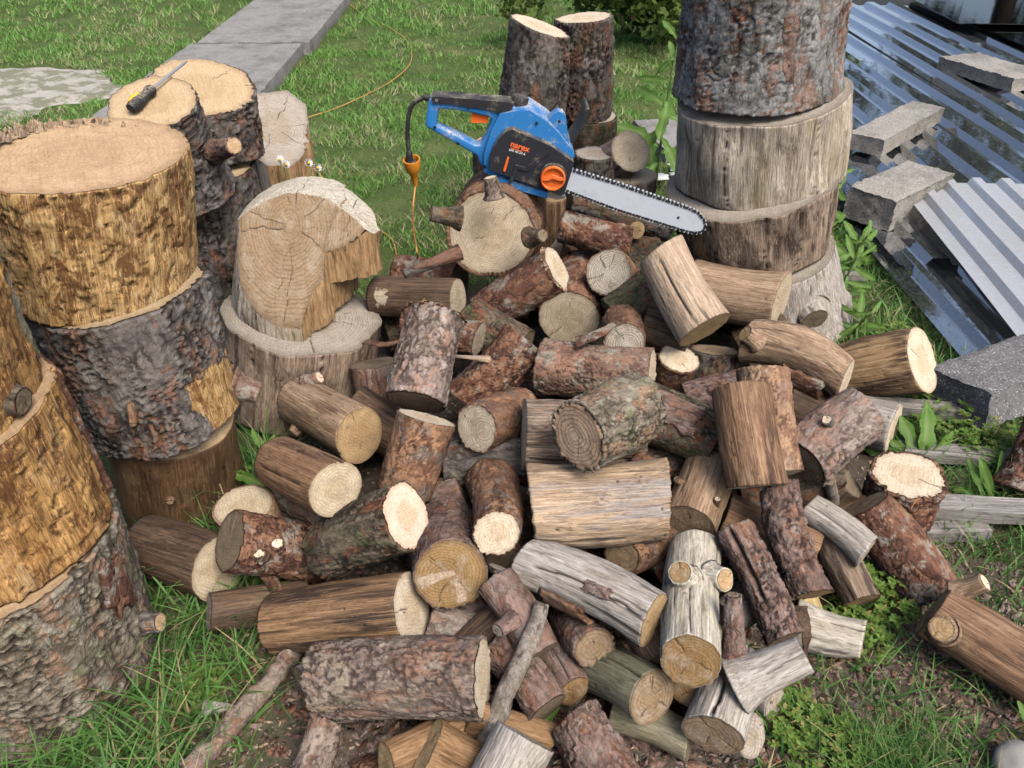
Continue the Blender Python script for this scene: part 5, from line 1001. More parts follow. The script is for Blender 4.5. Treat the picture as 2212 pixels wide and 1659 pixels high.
M['cord'] = plain("orange_cord", (.62,.23,.02), .5, 0, .4, (.3,.13,.03), 60, .5); M['cordpale'] = plain("faded_cord", (.50,.25,.07), .55, 0, .4, (.35,.18,.06), 30, .5)
def hole_prism(outer, hole, y0, y1):
    bm = bmesh.new(); es = []; sets = []
    for loop in (outer, hole):
        v = [bm.verts.new((x, y0, z)) for x, z in loop]; sets.append(v)
        for i in range(len(v)): es.append(bm.edges.new((v[i], v[(i+1) % len(v)])))
    bmesh.ops.triangle_fill(bm, edges=es, use_beauty=True, use_dissolve=False)
    r = bmesh.ops.extrude_face_region(bm, geom=bm.faces[:]); vs = [x for x in r['geom'] if isinstance(x, bmesh.types.BMVert)]
    bmesh.ops.translate(bm, verts=vs, vec=(0, y1 - y0, 0)); bmesh.ops.recalc_face_normals(bm, faces=bm.faces[:]); return bm
def round_edges(bm, off, seg=3, ang=.6):
    ed = [e for e in bm.edges if len(e.link_faces) == 2 and e.calc_face_angle(0) > ang]
    bmesh.ops.bevel(bm, geom=ed, offset=off, segments=seg, affect='EDGES', profile=.5, clamp_overlap=True); return bm
so = (-0.0079, 2.2, 0.5309)
saw = empty('chainsaw', so); tag(saw, "blue and black electric chainsaw with an orange knob lying on the heap", "chainsaw")
body = bm_obj('motor_housing', round_edges(prism_bm([(-0.0256, 0.1989), (0.0209, 0.2089), (0.0546, 0.2106), (0.106, 0.1783), (0.1346, 0.1507), (0.1639, 0.1139), (0.1737, 0.1064), (0.1824, 0.0853), (0.1743, 0.0719), (0.1556, -0.0148), (0.1069, -0.0288), (0.0439, -0.0111), (-0.0294, 0.0176), (-0.0711, 0.0381), (-0.0701, 0.0897), (-0.0473, 0.1592)], .0, .13), .010), M['blue'], saw, True)
handle = bm_obj('rear_handle', round_edges(hole_prism([(-0.2095, 0.237), (-0.1008, 0.2304), (-0.0002, 0.2214), (0.0209, 0.2056), (0.0125, 0.1677), (-0.0175, 0.1507), (-0.0348, 0.1291), (-0.0483, 0.0941), (-0.0532, 0.0585), (-0.0711, 0.0381), (-0.0847, 0.0585), (-0.0895, 0.0786), (-0.122, 0.0976), (-0.1811, 0.1317), (-0.2145, 0.1507), (-0.2309, 0.1614), (-0.2273, 0.1847), (-0.2182, 0.2304)], [(-0.1921, 0.2089), (-0.148, 0.2056), (-0.1018, 0.1973), (-0.0554, 0.1868), (-0.0479, 0.1796), (-0.055, 0.1592), (-0.0671, 0.1291), (-0.0827, 0.1082), (-0.0956, 0.1099), (-0.138, 0.1334), (-0.201, 0.1626)], .018, .068), .007), M['blue'], saw, True)
bm_obj('grip', round_edges(prism_bm([(-0.2092, 0.2411), (-0.1966, 0.2427), (-0.1006, 0.2362), (-0.0002, 0.2272), (0.0133, 0.2206), (0.0061, 0.2064), (-0.0235, 0.1981), (-0.0677, 0.2098), (-0.1598, 0.223), (-0.2059, 0.2255)], .012, .074), .009), M['rubber'], handle, True)
bm_obj('trigger', round_edges(prism_bm([(-0.1009, 0.1981), (-0.0563, 0.1864), (-0.0591, 0.1669), (-0.1018, 0.1677), (-0.1064, 0.1703)], .03, .056), .004), M['orange_p'], handle, True)
bm_obj('guard_post', round_edges(prism_bm([(0.1052, 0.1771), (0.1205, 0.1931), (0.1342, 0.2006), (0.1479, 0.1964), (0.156, 0.1838), (0.1629, 0.1378), (0.1668, 0.1152), (0.1708, 0.1029), (0.1504, 0.1269)], .02, .06), .008), M['blue'], saw, True)
gd = bm_obj('hand_guard', round_edges(prism_bm([(0.1711, 0.1064), (0.1858, 0.1269), (0.1977, 0.1464), (0.2063, 0.172), (0.2081, 0.1931), (0.2144, 0.2023), (0.2232, 0.1952), (0.2219, 0.1741), (0.2138, 0.1507), (0.1985, 0.1313), (0.1795, 0.1038)], .05, .16), .003), M['rubber'], saw, True)
cov = bm_obj('sprocket_cover', round_edges(prism_bm([(0.0091, 0.1686), (0.1117, 0.1239), (0.1793, 0.0773), (0.1772, 0.0652), (0.1556, -0.0148), (0.1446, -0.0185), (0.0704, 0.0102), (-0.0523, 0.0562), (-0.0554, 0.0799), (-0.0481, 0.1073), (-0.0295, 0.1412), (-0.008, 0.1618)], -.032, .004), .005), M['black'], saw, True)
bm_obj('cover_ridge', round_edges(prism_bm([(0.017, 0.0719), (0.0455, 0.0639), (0.1077, 0.1117), (0.1131, 0.1064), (0.0521, 0.0531), (0.0249, 0.0594), (0.006, 0.0176), (-0.0006, 0.0203)], -.036, -.03), .002), M['black'], cov, True)
bm_obj('indicator', round_edges(prism_bm([(-0.0048, 0.0941), (0.0004, 0.0923), (-0.0111, 0.0522), (-0.0168, 0.0549)], -.036, -.03), .0012), M['orange_p'], cov, True)
bm_obj('base_plate', round_edges(prism_bm([(-0.0293, 0.0313), (0.111, -0.0148), (0.1069, -0.0317), (0.044, -0.0125), (-0.0281, 0.0167)], -.02, .13), .004), M['blue'], saw, True)
bm_obj('bar_clamp', round_edges(prism_bm([(0.1109, -0.0125), (0.1607, -0.0288), (0.1564, -0.0364), (0.1341, -0.0392), (0.1087, -0.0312)], -.012, .03), .003), M['steel'], saw, True)
kx, kz, kr = (0.1215, 0.0381, 0.0353)
kb = lathe_bm([(kr * 1.10, 0), (kr * 1.10, .010), (kr * 1.0, .012)], 40); bmesh.ops.rotate(kb, verts=kb.verts, matrix=Matrix.Rotation(R(90), 3, 'X'))
bm_obj('knob_ring', kb, M['black'], cov, True, loc=(kx, -.032, kz))
kb = lathe_bm([(kr * .98, 0), (kr * .98, .016), (kr * .93, .020), (kr * .86, .020), (kr * .80, .011), (kr * .1, .010)], 40); bmesh.ops.rotate(kb, verts=kb.verts, matrix=Matrix.Rotation(R(90), 3, 'X'))
kn = bm_obj('tension_knob', kb, M['orange_p'], cov, True, loc=(kx, -.034, kz))
wing = []                                             # wavy finger grip across the knob
for t in np.linspace(-1, 1, 17): wing.append((t * kr * .84, kr * (.10 + .20 * math.exp(-(t * 3) ** 2))))
for t in np.linspace(1, -1, 17): wing.append((t * kr * .84, -kr * (.10 - .16 * math.exp(-(t * 3.2) ** 2) + .02)))
bm_obj('finger_grip', round_edges(prism_bm(wing, -.021, -.008), .002), M['orange_p'], kn, True)
cx_, cz_ = (0.0259, 0.223)
cb = lathe_bm([(.024, 0), (.024, .022), (.021, .026)], 28); bm_obj('oil_cap', cb, M['rubber'], saw, True, loc=(cx_, .06, cz_ - .016), rot=(0, R(14), 0))
for x, z in [(-0.1097, 0.2156), (-0.0204, 0.2098), (0.075, 0.1762), (0.1361, 0.1805), (-0.2046, 0.1592), (-0.1431, 0.1139), (-0.0686, 0.0549), (0.0581, 0.001)]:
    hb = lathe_bm([(.0042, 0), (.0042, .003)], 14); bmesh.ops.rotate(hb, verts=hb.verts, matrix=Matrix.Rotation(R(90), 3, 'X')); bm_obj('screw_hole', hb, M['hole'], saw, True, loc=(x, .0185 if x < -.12 else -.0004, z))
bx_, bz_ = (-0.1954, 0.2337); hb = lathe_bm([(.0045, 0), (.0045, .003)], 14); bmesh.ops.rotate(hb, verts=hb.verts, matrix=Matrix.Rotation(R(90), 3, 'X')); bm_obj('bolt', hb, M['steel'], handle, True, loc=(bx_, .0125, bz_))
# bar and chain
bar_pts = [(0.1709, 0.0486), (0.3104, 0.0061), (0.5196, -0.0668), (0.5486, -0.0812), (0.5675, -0.103), (0.5734, -0.1226), (0.5653, -0.1374), (0.545, -0.1409), (0.5191, -0.1359), (0.3162, -0.0706), (0.1532, -0.0078), (0.1324, 0.013), (0.1404, 0.0404)]
bar = bm_obj('guide_bar', round_edges(prism_bm(bar_pts, -.010, -.005), .0008, 1), M['barsteel'], saw, True)
hx, hz = (0.4911, -0.0938); hb = lathe_bm([(.0035, 0), (.0035, .0015)], 12); bmesh.ops.rotate(hb, verts=hb.verts, matrix=Matrix.Rotation(R(90), 3, 'X')); bm_obj('rivet_hole', hb, M['hole'], bar, True, loc=(hx, -.010, hz))
path2 = [Vector((x, 0, z)) for x, z in bar_pts[:11]]
dense = []
for a, b in zip(path2, path2[1:]):
    m = max(1, int((b - a).length / .002)); dense += [a.lerp(b, i / m) for i in range(m)]
dense.append(path2[-1])
cum = [0]
for a, b in zip(dense, dense[1:]): cum.append(cum[-1] + (b - a).length)
def at_len(s):
    i = min(int(np.searchsorted(cum, s)), len(dense) - 1); i = max(i, 1); d = (dense[i] - dense[i-1]).normalized(); return dense[i], d
def chain_bits(n_from, step, w, h0, h1, y0, y1, skew=0.):
    co = []; f = []; s = n_from
    while s < cum[-1] - .004:
        q, d = at_len(s); nrm = Vector((-d.z, 0, d.x)); k = len(co)          # outward of the clockwise outline
        for y in (y0, y1):
            for u, v in ((-w, h0), (w, h0), (w * .8 + skew, h1), (-w * .8 + skew * .4, h1 * (1 if not skew else .82))): co.append(q + d * u + nrm * v + Vector((0, y, 0)))
        f += [(k, k+1, k+2, k+3), (k+7, k+6, k+5, k+4), (k, k+4, k+5, k+1), (k+1, k+5, k+6, k+2), (k+2, k+6, k+7, k+3), (k+3, k+7, k+4, k)]; s += step
    return co, f
c1, f1 = chain_bits(.002, .0094, .0038, -.003, .0035, -.0125, -.0025)
chn = mesh_obj('chain', c1, f1, M['chain'], saw, smooth=False)
c2, f2 = chain_bits(.004, .0125, .0027, .002, .0068, -.0115, -.0035, .0012); mesh_obj('cutters', c2, f2, M['tooth'], chn, smooth=False)["kind"] = "stuff"
# lettering
def text_mesh(name, body, p0, p1, mat, parent, y, bold=0.):
    cu = bpy.data.curves.new(name, 'FONT'); cu.body = body; cu.size = 1; cu.offset = bold; o = bpy.data.objects.new(name + "_tmp", cu); COL.objects.link(o)
    dg = bpy.context.evaluated_depsgraph_get(); me = bpy.data.meshes.new_from_object(o.evaluated_get(dg)); bpy.data.objects.remove(o)
    xs = [v.co.x for v in me.vertices]; w = max(xs) - min(xs); p0 = Vector((p0[0], 0, p0[1])); p1 = Vector((p1[0], 0, p1[1])); s = (p1 - p0).length / w; ang = math.atan2(p1.z - p0.z, p1.x - p0.x)
    me.name = name; me.materials.append(mat); t = bpy.data.objects.new(name, me); COL.objects.link(t); t.parent = parent
    t.matrix_local = Matrix.Translation((p0.x, y, p0.z)) @ Matrix.Rotation(-ang, 4, 'Y') @ Matrix.Rotation(R(90), 4, 'X') @ Matrix.Scale(s, 4) @ Matrix.Translation((-min(xs), 0, 0)); return t
(a0, a1), (b0, b1) = [(0.0031, 0.1239), (0.0541, 0.1064)], [(-0.0004, 0.1108), (0.0438, 0.0976)]
text_mesh('brand_lettering', "narex", a0, a1, M['print_orange'], cov, -.0332, .022)
text_mesh('model_lettering', "EPR 40-24 A", b0, b1, M['print_white'], cov, -.0332, .008)
dx, dz = a1[0] - a0[0], a1[1] - a0[1]
u0 = (a0[0] + .002, a0[1] - .004); und = [(u0[0], u0[1]), (u0[0] + dx * .60, u0[1] + dz * .60), (u0[0] + dx * .60, u0[1] + dz * .60 - .0022), (u0[0], u0[1] - .0022)]
bm_obj('brand_underline', prism_bm(und, -.0334, -.033), M['print_orange'], cov)
cab = [(-0.216, 0.2325), (-0.235, 0.2304), (-0.2589, 0.2189), (-0.2731, 0.1973), (-0.2811, 0.1635), (-0.2853, 0.1204), (-0.2844, 0.0853), (-0.2825, 0.0404)]
cbl = tube('power_cable', [(x, .043, z) for x, z in cab], lambda t: .0062 + .0035 * (1 if t < .12 or t > .86 else 0) * (1 - 0 * t), M['rubber'], saw, 12)
# extension cord with its socket hanging from the saw cable
(px_, pz_), (qx_, qz_) = [(-0.2787, 0.0562), (-0.2745, -0.0336)]; pr = 0.0246
hang = [(-0.2855, 2.22, 0.4941), (-0.2901, 2.23, 0.4565), (-0.2955, 2.24, 0.4081), (-0.2968, 2.25, 0.3635), (-0.2938, 2.26, 0.3177), (-0.2925, 2.27, 0.2734), (-0.3451, 2.7327, 0.008), (-0.3839, 2.6391, 0.008), (-0.4272, 2.6464, 0.008), (-0.4408, 2.7913, 0.008), (-0.4769, 2.9569, 0.008), (-0.5312, 3.0453, 0.008), (-0.5959, 3.1003, 0.008), (-0.7421, 3.3363, 0.008), (-1.0432, 3.9964, 0.008), (-1.1897, 4.4497, 0.008), (-1.1428, 4.5957, 0.01), (-1.0378, 4.7385, 0.01), (-0.8942, 5.0374, 0.01), (-0.7672, 5.392, 0.01), (-0.7058, 5.7783, 0.01), (-0.7316, 6.1858, 0.01), (-0.8166, 6.565, 0.01), (-0.9742, 6.9512, 0.01), (-1.2533, 7.4476, 0.012), (-1.5616, 8.2096, 0.012), (-1.9593, 9.2693, 0.012)]
ec = empty('extension_cord', hang[6]); tag(ec, "orange extension cord with a socket hanging from the chainsaw's cable", "cord")
L_ = math.hypot(qx_ - px_, qz_ - pz_)
sk = lathe_bm([(.006, -L_), (.008, -L_ * .8), (.012, -L_ * .55), (pr * .78, -L_ * .42), (pr * .94, -L_ * .22), (pr, -.004), (pr, .0), (pr * .86, .0), (pr * .80, -.02), (.004, -.022)], 26)
ob = bm_obj('socket', sk, M['cord'], ec, True); ob.location = Vector((so[0] + px_, so[1] + .043, so[2] + pz_ + .004)) - Vector(hang[6]); ob.rotation_euler = (R(14), math.atan2(px_ - qx_, L_), 0)
pb = lathe_bm([(pr * .74, 0), (pr * .74, .006), (pr * .5, .012)], 20); op = bm_obj('plug', pb, M['rubber'], cbl, True, loc=(px_, .043, pz_ - .012), rot=(R(14), 0, 0))
bpy.context.view_layer.update()
tip = ob.matrix_basis @ Vector((0, 0, -L_ + .004))
tube('cable', [tip] + [Vector(p) - Vector(hang[6]) for p in hang[1:]], .0029, M['cordpale'], ec, 8, 10)
# screwdriver
sd = [Vector(p) for p in [(-0.9201, 1.9657, 0.8117), (-0.8878, 2.046, 0.8392), (-0.8337, 2.1639, 0.876)]]
sde = empty('screwdriver', sd[0]); tag(sde, "screwdriver with a black and yellow handle on the forked round", "screwdriver")
def along(bm, a, b):
    q = (b - a).to_track_quat('Z', 'Y'); bmesh.ops.rotate(bm, verts=bm.verts, matrix=q.to_matrix()); bmesh.ops.translate(bm, verts=bm.verts, vec=a - sd[0]); return bm
hl = (sd[1] - sd[0]).length
prof = [(.002, -.002), (.0125, .002), (.0155, .012), (.0165, hl * .28), (.0135, hl * .52), (.0115, hl * .64), (.0115, hl * .72), (.0142, hl * .80), (.0146, hl * .93), (.0105, hl), (.004, hl + .002)]
hb = lathe_bm(prof, 12); hnd = bm_obj('handle', along(hb, sd[0], sd[1]), M['rubber'], sde, True)
ax2 = (sd[1] - sd[0]).normalized(); M['yellow'] = plain("yellow_plastic", (.75,.42,.02), .45)
yb = bmesh.new(); bmesh.ops.create_uvsphere(yb, u_segments=14, v_segments=8, radius=1); bmesh.ops.scale(yb, verts=yb.verts, vec=(.0075, .006, hl * .24)); bmesh.ops.translate(yb, verts=yb.verts, vec=(0, 0, hl * .30))
q = ax2.to_track_quat('Z', 'Y'); bmesh.ops.rotate(yb, verts=yb.verts, matrix=q.to_matrix()); side = ax2.cross(Vector((0, 0, 1))).normalized()
bmesh.ops.translate(yb, verts=yb.verts, vec=Vector((0, 0, .012)) - side * .006); bm_obj('yellow_inlay', yb, M['yellow'], hnd, True)
sb = lathe_bm([(.0034, 0), (.0034, (sd[2] - sd[1]).length - .012), (.0022, (sd[2] - sd[1]).length)], 10); bm_obj('shaft', along(sb, sd[1] - ax2 * .002, sd[2]), M['steel'], sde, True)
# ------------------------------------------------------------------ corrugated sheets, blocks, planks
def clear_mat(name, tint, refl, rough=.06, haze=.0, hazecol=(.5,.52,.55)):
    t = NT(name); t.n.remove(t.b); out = t.n["Material Output"]
    tr = t.n.new("ShaderNodeBsdfTransparent"); tr.inputs[0].default_value = (*tint, 1); gl = t.n.new("ShaderNodeBsdfGlossy"); gl.inputs["Roughness"].default_value = rough
    fr = t.n.new("ShaderNodeFresnel"); fr.inputs[0].default_value = 1.58; c = t.coord(); n = t.noise(c, 5, 5, .7); n2 = t.noise(c, 60, 4, .7)
    bm_ = t.n.new("ShaderNodeBump"); bm_.inputs["Strength"].default_value = .08; bm_.inputs["Distance"].default_value = .01; t.l.new(n, bm_.inputs["Height"]); t.l.new(bm_.outputs[0], gl.inputs["Normal"])
    mx = t.n.new("ShaderNodeMixShader"); t.l.new(t.math('MULTIPLY_ADD', fr.outputs[0], refl, .06), mx.inputs[0]); t.l.new(tr.outputs[0], mx.inputs[1]); t.l.new(gl.outputs[0], mx.inputs[2])
    df = t.n.new("ShaderNodeBsdfDiffuse"); df.inputs[0].default_value = (*hazecol, 1); m2 = t.n.new("ShaderNodeMixShader")
    t.l.new(t.math('MULTIPLY_ADD', t.rng(n2, .45, .7, 0, 1), .05, haze), m2.inputs[0]); t.l.new(mx.outputs[0], m2.inputs[1]); t.l.new(df.outputs[0], m2.inputs[2]); t.l.new(m2.outputs[0], out.inputs[0]); return t.m
M['clear'] = clear_mat("clear_polycarbonate", (.74,.76,.78), 4.4, .025, .02, (.6,.64,.7)); M['milky'] = clear_mat("milky_polycarbonate", (.78,.8,.82), 1.6, .12, .34, (.80,.82,.84)); M['darkpane'] = clear_mat("smoky_pane", (.08,.085,.09), 1.0, .05, .0, (.05,.05,.05))
def corrugated(name, label, x0, x1, y0, y1, z, pitch, h, mat, seed, sag=.0, tiltx=0., round_=False, rotz=0., tilty=0., flat=.16):
    ys = np.linspace(0, y1 - y0, 26); xs = []; pz = []
    for k in range(int((x1 - x0) / pitch)):           # valley, flank, crown, flank
        for f, hh in ((0, 0), (.25, 0), (.46, 0), (.465, .02), (.575, .98), (.58, 1), (.75, 1), (.88, 1), (.885, .98), (.995, .02)): xs.append((k + f) * pitch); pz.append(hh * h)
    xs = np.array(xs); pz = np.array(pz)
    X, Y = np.meshgrid(xs, ys); Z = np.tile(pz, (len(ys), 1)) + (fbm(np.stack([X.ravel() * .8, Y.ravel() * .8, X.ravel() * 0], 1), seed, 2).reshape(X.shape) - .5) * sag + X * tiltx + Y * tilty
    nu, nv = len(xs), len(ys); i = np.arange(nu - 1); co = np.stack([X.ravel(), Y.ravel(), Z.ravel()], 1)
    lo = co.copy(); lo[:, 2] -= .0016; f = np.concatenate([np.stack([j*nu+i, j*nu+i+1, (j+1)*nu+i+1, (j+1)*nu+i], 1) for j in range(nv-1)])
    o = mesh_obj(name, co, f, mat, smooth=True); o.data.set_sharp_from_angle(angle=R(25)); o.location = (x0, y0, z); o.rotation_euler = (0, 0, rotz); tag(o, label, "sheet", "corrugated sheets in the grass"); return o
corrugated('corrugated_sheet', "long clear corrugated sheet with its ribs running away beside the blocks", 1.40, 2.62, 2.62, 7.0, .075, .19, .028, M['clear'], 2, .02)
corrugated('corrugated_sheet', "clear corrugated sheet lying across the far end beside the dark panes", 2.5, 3.5, 3.3, 7.4, .105, .19, .028, M['clear'], 3, .02)
corrugated('corrugated_sheet', "short clear corrugated sheet whose near corner lies in the weeds", 1.36, 2.3, 2.0, 3.9, .045, .16, .025, M['clear'], 4, .02)
corrugated('corrugated_sheet', "milky white corrugated sheet held down by the dark concrete slab", 1.50, 2.9, 1.98, 3.25, .12, .115, .024, M['milky'], 5, .02, .02, True, R(-5), .02)
for k, (x0, y0, sx, sy, z, rz, lab) in enumerate(((3.42, 4.9, 1.5, 2.6, .16, .03, "dark smoky pane lying past the clear sheets"), (3.2, 6.2, 1.6, 1.6, .19, -.06, "second dark pane overlapping the first one"))):
    p = bm_obj('smoky_pane', box_bm(0, sx, 0, sy, 0, .005), M['darkpane'], None, False, loc=(x0, y0, z), rot=(0, 0, rz)); tag(p, lab, "pane")
# boards under the sheets that keep them off the grass
M['tarp'] = plain("dark_underlay", (.03,.032,.034), .8, 0, .2, (.09,.08,.06), 12, .6)
def underlay():
    xs = np.linspace(1.42, 5.2, 70); ys = np.linspace(2.1, 8.6, 90); X, Y = np.meshgrid(xs, ys); x, y = X.ravel(), Y.ravel()
    z = ground_z(x, y) + .012 + .02 * (fbm(np.stack([x * 3, y * 3, x * 0], 1), 6, 3)); z = np.minimum(z, .04); nu = len(xs); i = np.arange(nu - 1)
    f = np.concatenate([np.stack([j*nu+i, j*nu+i+1, (j+1)*nu+i+1, (j+1)*nu+i], 1) for j in range(len(ys)-1)])
    tag(mesh_obj('underlay', np.stack([x, y, z], 1), f, M['tarp']), "dark plastic underlay spread beneath the corrugated sheets", "tarpaulin")
underlay()
def block(name, lab, x, y, z, sx, sy, sz, rz, mat, seed, rx=0., amp=.008):
    o = rough_box(name, M[mat], None, sx, sy, sz, seed, amp, .014, (x, y, z), rot=(rx, 0, rz)); tag(o, lab, "concrete block", "concrete blocks weighing down the sheets"); return o
block('concrete_block', "long narrow concrete block lying across the clear sheets", 1.92, 4.02, .097, .74, .17, .075, R(46), 'block', 1)
block('concrete_block', "chunky concrete block at the edge of the sheets by the weeds", 1.575, 3.13, .075, .46, .2, .125, R(40), 'block', 2, amp=.011)
block('concrete_block', "flat concrete paver on the far sheet near the dark panes", 2.86, 4.98, .13, .30, .56, .07, R(20), 'block', 3)
block('concrete_slab', "dark pebbled concrete slab edge holding down the white sheet", 1.52, 1.93, .03, .66, .20, .11, R(26), 'blockdark', 4, R(-10))
block('concrete_slab', "pale concrete slab lying flat in the grass behind the right stack", 1.05, 4.2, .0, .7, .5, .06, R(12), 'concrete', 5)
def plank(lab, x, y, z, L, w, t, rz, seed, rx=0., ry=0.):
    e = empty('plank', (x, y, z)); e.rotation_euler = (rx, ry, rz); tag(e, lab, "plank", "weathered planks in the grass")
    n = 60; m = 14; co = []; fs = []; at = []
    xs = np.linspace(-L / 2, L / 2, n); pr = [(-1, 0)] + [(-1 + 2 * i / (m - 1), 1) for i in range(m)] + [(1, 0)]
    for i, xx in enumerate(xs):
        for a, b in pr: co.append((xx, a * w / 2, b * t))
    co = np.array(co); k = len(pr); nz = fbm(co * np.array([7, 130, 130]) + seed, seed, 3); co[:, 2] += (nz - .5) * .006 * (co[:, 2] > .001); co[:, 1] += (fbm(co * np.array([14, 1, 60]) + seed, seed + 1, 2) - .5) * .006
    end = np.abs(co[:, 0]) > L / 2 - 1e-6; co[:, 0] += end * (fbm(co * 90, seed, 2) - .5) * .02
    q = co.copy()
    f = [(i*k+j, i*k+j+1, (i+1)*k+j+1, (i+1)*k+j) for i in range(n-1) for j in range(k-1)] + [(i*k+k-1, i*k, (i+1)*k, (i+1)*k+k-1) for i in range(n-1)] + [tuple(range(k)), tuple(range((n-1)*k, n*k))[::-1]]
    t_ = nz; o = mesh_obj('board', co[:, [1, 2, 0]], f, M['plankgrey'], e, {'tone': t_, 'crack': sstep(.25, .36, nz), 'chip': t_ * 0}, smooth=False); o.rotation_euler = (R(90), 0, R(90))
plank("thick weathered grey plank in front of the cream-topped log", 1.20, 1.375, .035, .42, .055, .035, R(-4), 1)
plank("grey plank lying half hidden in weeds behind the cream-topped log", 1.20, 1.60, .02, .36, .055, .025, R(-8), 2)
plank("grey plank lying behind the green lichen log", 1.12, 1.79, .03, .34, .05, .03, R(-9), 3)
plank("short grey board standing on edge under the thick plank", 1.035, 1.345, .0, .16, .04, .034, R(4), 4)
plank("grey lath lying beside the bottom round of the right stack", 1.13, 2.62, .02, .3, .04, .02, R(-4), 5)
# stone and torn paper-white rubble
st_ = (0.8966, 0.7657, 0.02); sb = bmesh.new(); bmesh.ops.create_icosphere(sb, subdivisions=4, radius=.05)
for v in sb.verts:
    n = float(fbm(np.array([[v.co.x * 22, v.co.y * 22, v.co.z * 22]]), 4, 2)[0]) - .5; v.co *= 1 + n * .35; v.co.z *= .7
M['stone'] = plain("river_stone", (.30,.28,.25), .85, 0, .3, (.2,.18,.16), 30, .6)
tag(bm_obj('stone', sb, M['stone'], None, True, loc=(st_[0], st_[1], .02)), "rounded pale stone on the soil by the long brown log", "stone")
def rubble():
    rng = np.random.RandomState(9); co = []; f = []
    for i in range(160):
        c = np.array([1.02 + rng.randn() * .16, 3.62 + rng.randn() * .13, .012 + rng.rand() * .02]); s = .008 + rng.rand() ** 2 * .035; k = len(co); a = rng.rand() * 6.28
        for dx, dy, dz in ((-1,-1,0),(1,-1,0),(1,1,0),(-1,1,0),(-.7,-.8,.6),(.8,-.6,.5),(.6,.7,.6),(-.8,.6,.4)):
            v = np.array([dx * s * (.7 + .5 * rng.rand()), dy * s * (.7 + .5 * rng.rand()), dz * s * .6]); co.append(c + np.array([v[0] * math.cos(a) - v[1] * math.sin(a), v[0] * math.sin(a) + v[1] * math.cos(a), v[2]]))
        f += [(k+3, k+2, k+1, k), (k+4, k+5, k+6, k+7), (k, k+1, k+5, k+4), (k+1, k+2, k+6, k+5), (k+2, k+3, k+7, k+6), (k+3, k, k+4, k+7)]
    tag(mesh_obj('lime_rubble', co, f, plain("lime", (.72,.71,.68), .9), smooth=False), "white lime rubble scattered behind the right stack", "rubble", kind='stuff')
rubble()

# ------------------------------------------------------------------ vegetation
def leaf_mat(name, a, b, vein=(.25,.33,.12), dry=(.33,.26,.1), dryamt=.15, trans=.35):
    t = NT(name, .55, .3); tn = t.attr("tone"); c = t.mix(tn, a, b); c = t.mix(t.rng(t.attr("dry"), .5, .6, 0, 1), c, dry); c = t.mix(t.math('MULTIPLY', t.attr("vein"), .7), c, vein)
    n = t.noise(t.coord(), 90, 3, .6); c = t.mix(t.rng(n, .35, .7, 0, .35), c, t.mix(1, c, (.55,.6,.5), 'MULTIPLY'))
    t.set("Base Color", c); tl = t.n.new("ShaderNodeBsdfTranslucent"); t.l.new(c, tl.inputs[0]); mx = t.n.new("ShaderNodeMixShader"); mx.inputs[0].default_value = trans
    t.l.new(t.b.outputs[0], mx.inputs[1]); t.l.new(tl.outputs[0], mx.inputs[2]); t.l.new(mx.outputs[0], t.n["Material Output"].inputs[0]); return t.m
M['grass'] = leaf_mat("grass_blades", (.085,.23,.045), (.27,.47,.105), dry=(.44,.41,.22)); M['grasslong'] = leaf_mat("long_grass_blades", (.06,.16,.035), (.17,.33,.08), dry=(.42,.35,.18)); M['leafy'] = leaf_mat("weed_leaves", (.075,.18,.025), (.15,.28,.05)); M['thistle'] = leaf_mat("thistle_leaves", (.07,.17,.04), (.13,.27,.07), (.3,.38,.25)); M['smallweed'] = leaf_mat("small_weed_leaves", (.09,.18,.03), (.2,.3,.06), dry=(.3,.25,.08)); M['bushleaf'] = leaf_mat("bush_leaves", (.035,.085,.012), (.14,.2,.04)); M['treeleaf'] = leaf_mat("tree_leaves", (.025,.06,.012), (.06,.1,.025))
M['stem'] = plain("green_stem", (.10,.16,.04), .6); M['petal'] = plain("white_petals", (.8,.8,.78), .6); M['bark'] = M['darkridge']
def blades(x, y, z, h, w, bend, rng, seg=3, dryp=.08, splay=.5):
    """one mesh of grass blades: curved tapering strips"""
    n = len(x); a = rng.rand(n) * 2 * math.pi; ld = rng.rand(n) * 2 * math.pi; tilt = splay * rng.rand(n)
    side = np.stack([np.cos(a), np.sin(a), np.zeros(n)], 1); lean = np.stack([np.cos(ld), np.sin(ld), np.zeros(n)], 1); base = np.stack([x, y, z], 1)
    pts = []; fs = []
    for k in range(seg):
        t = k / seg; c = base + lean * (h * (tilt * t + bend * t * t))[:, None] + np.array([0, 0, 1]) * (h * t * (1 - .35 * bend * t))[:, None]; ww = (w * (1 - t ** 1.6) * .5)[:, None] + .0003
        pts += [c - side * ww, c + side * ww]
    pts.append(base + lean * (h * (tilt + bend))[:, None] + np.array([0, 0, 1]) * (h * (1 - .35 * bend))[:, None])
    P = np.stack(pts, 1); m = P.shape[1]; b = (np.arange(n) * m)[:, None]
    F = [np.concatenate([b + 2*k, b + 2*k + 1, b + 2*k + 3], 1) for k in range(seg - 1)] + [np.concatenate([b + 2*k, b + 2*k + 3, b + 2*k + 2], 1) for k in range(seg - 1)] + [np.concatenate([b + m - 3, b + m - 2, b + m - 1], 1)]
    tone = np.repeat(np.clip(rng.rand(n) * .8 + .2 * rng.rand(), 0, 1), m); dry = np.repeat((rng.rand(n) < dryp).astype(float), m)
    return P.reshape(-1, 3), np.concatenate(F), tone, dry
def blocked(x, y, pad=0.):
    b = (np.abs(x + 1.9 - (y - 6) * .021) < .45 + pad) & (y > 3.85)
    b |= (((x + 3.42) / .98) ** 2 + ((y - 5.15) / .72) ** 2 < .8)
    b |= (x > 1.42) & (x < 5.2) & (y > 2.05) & (y < 8.6)
    return b
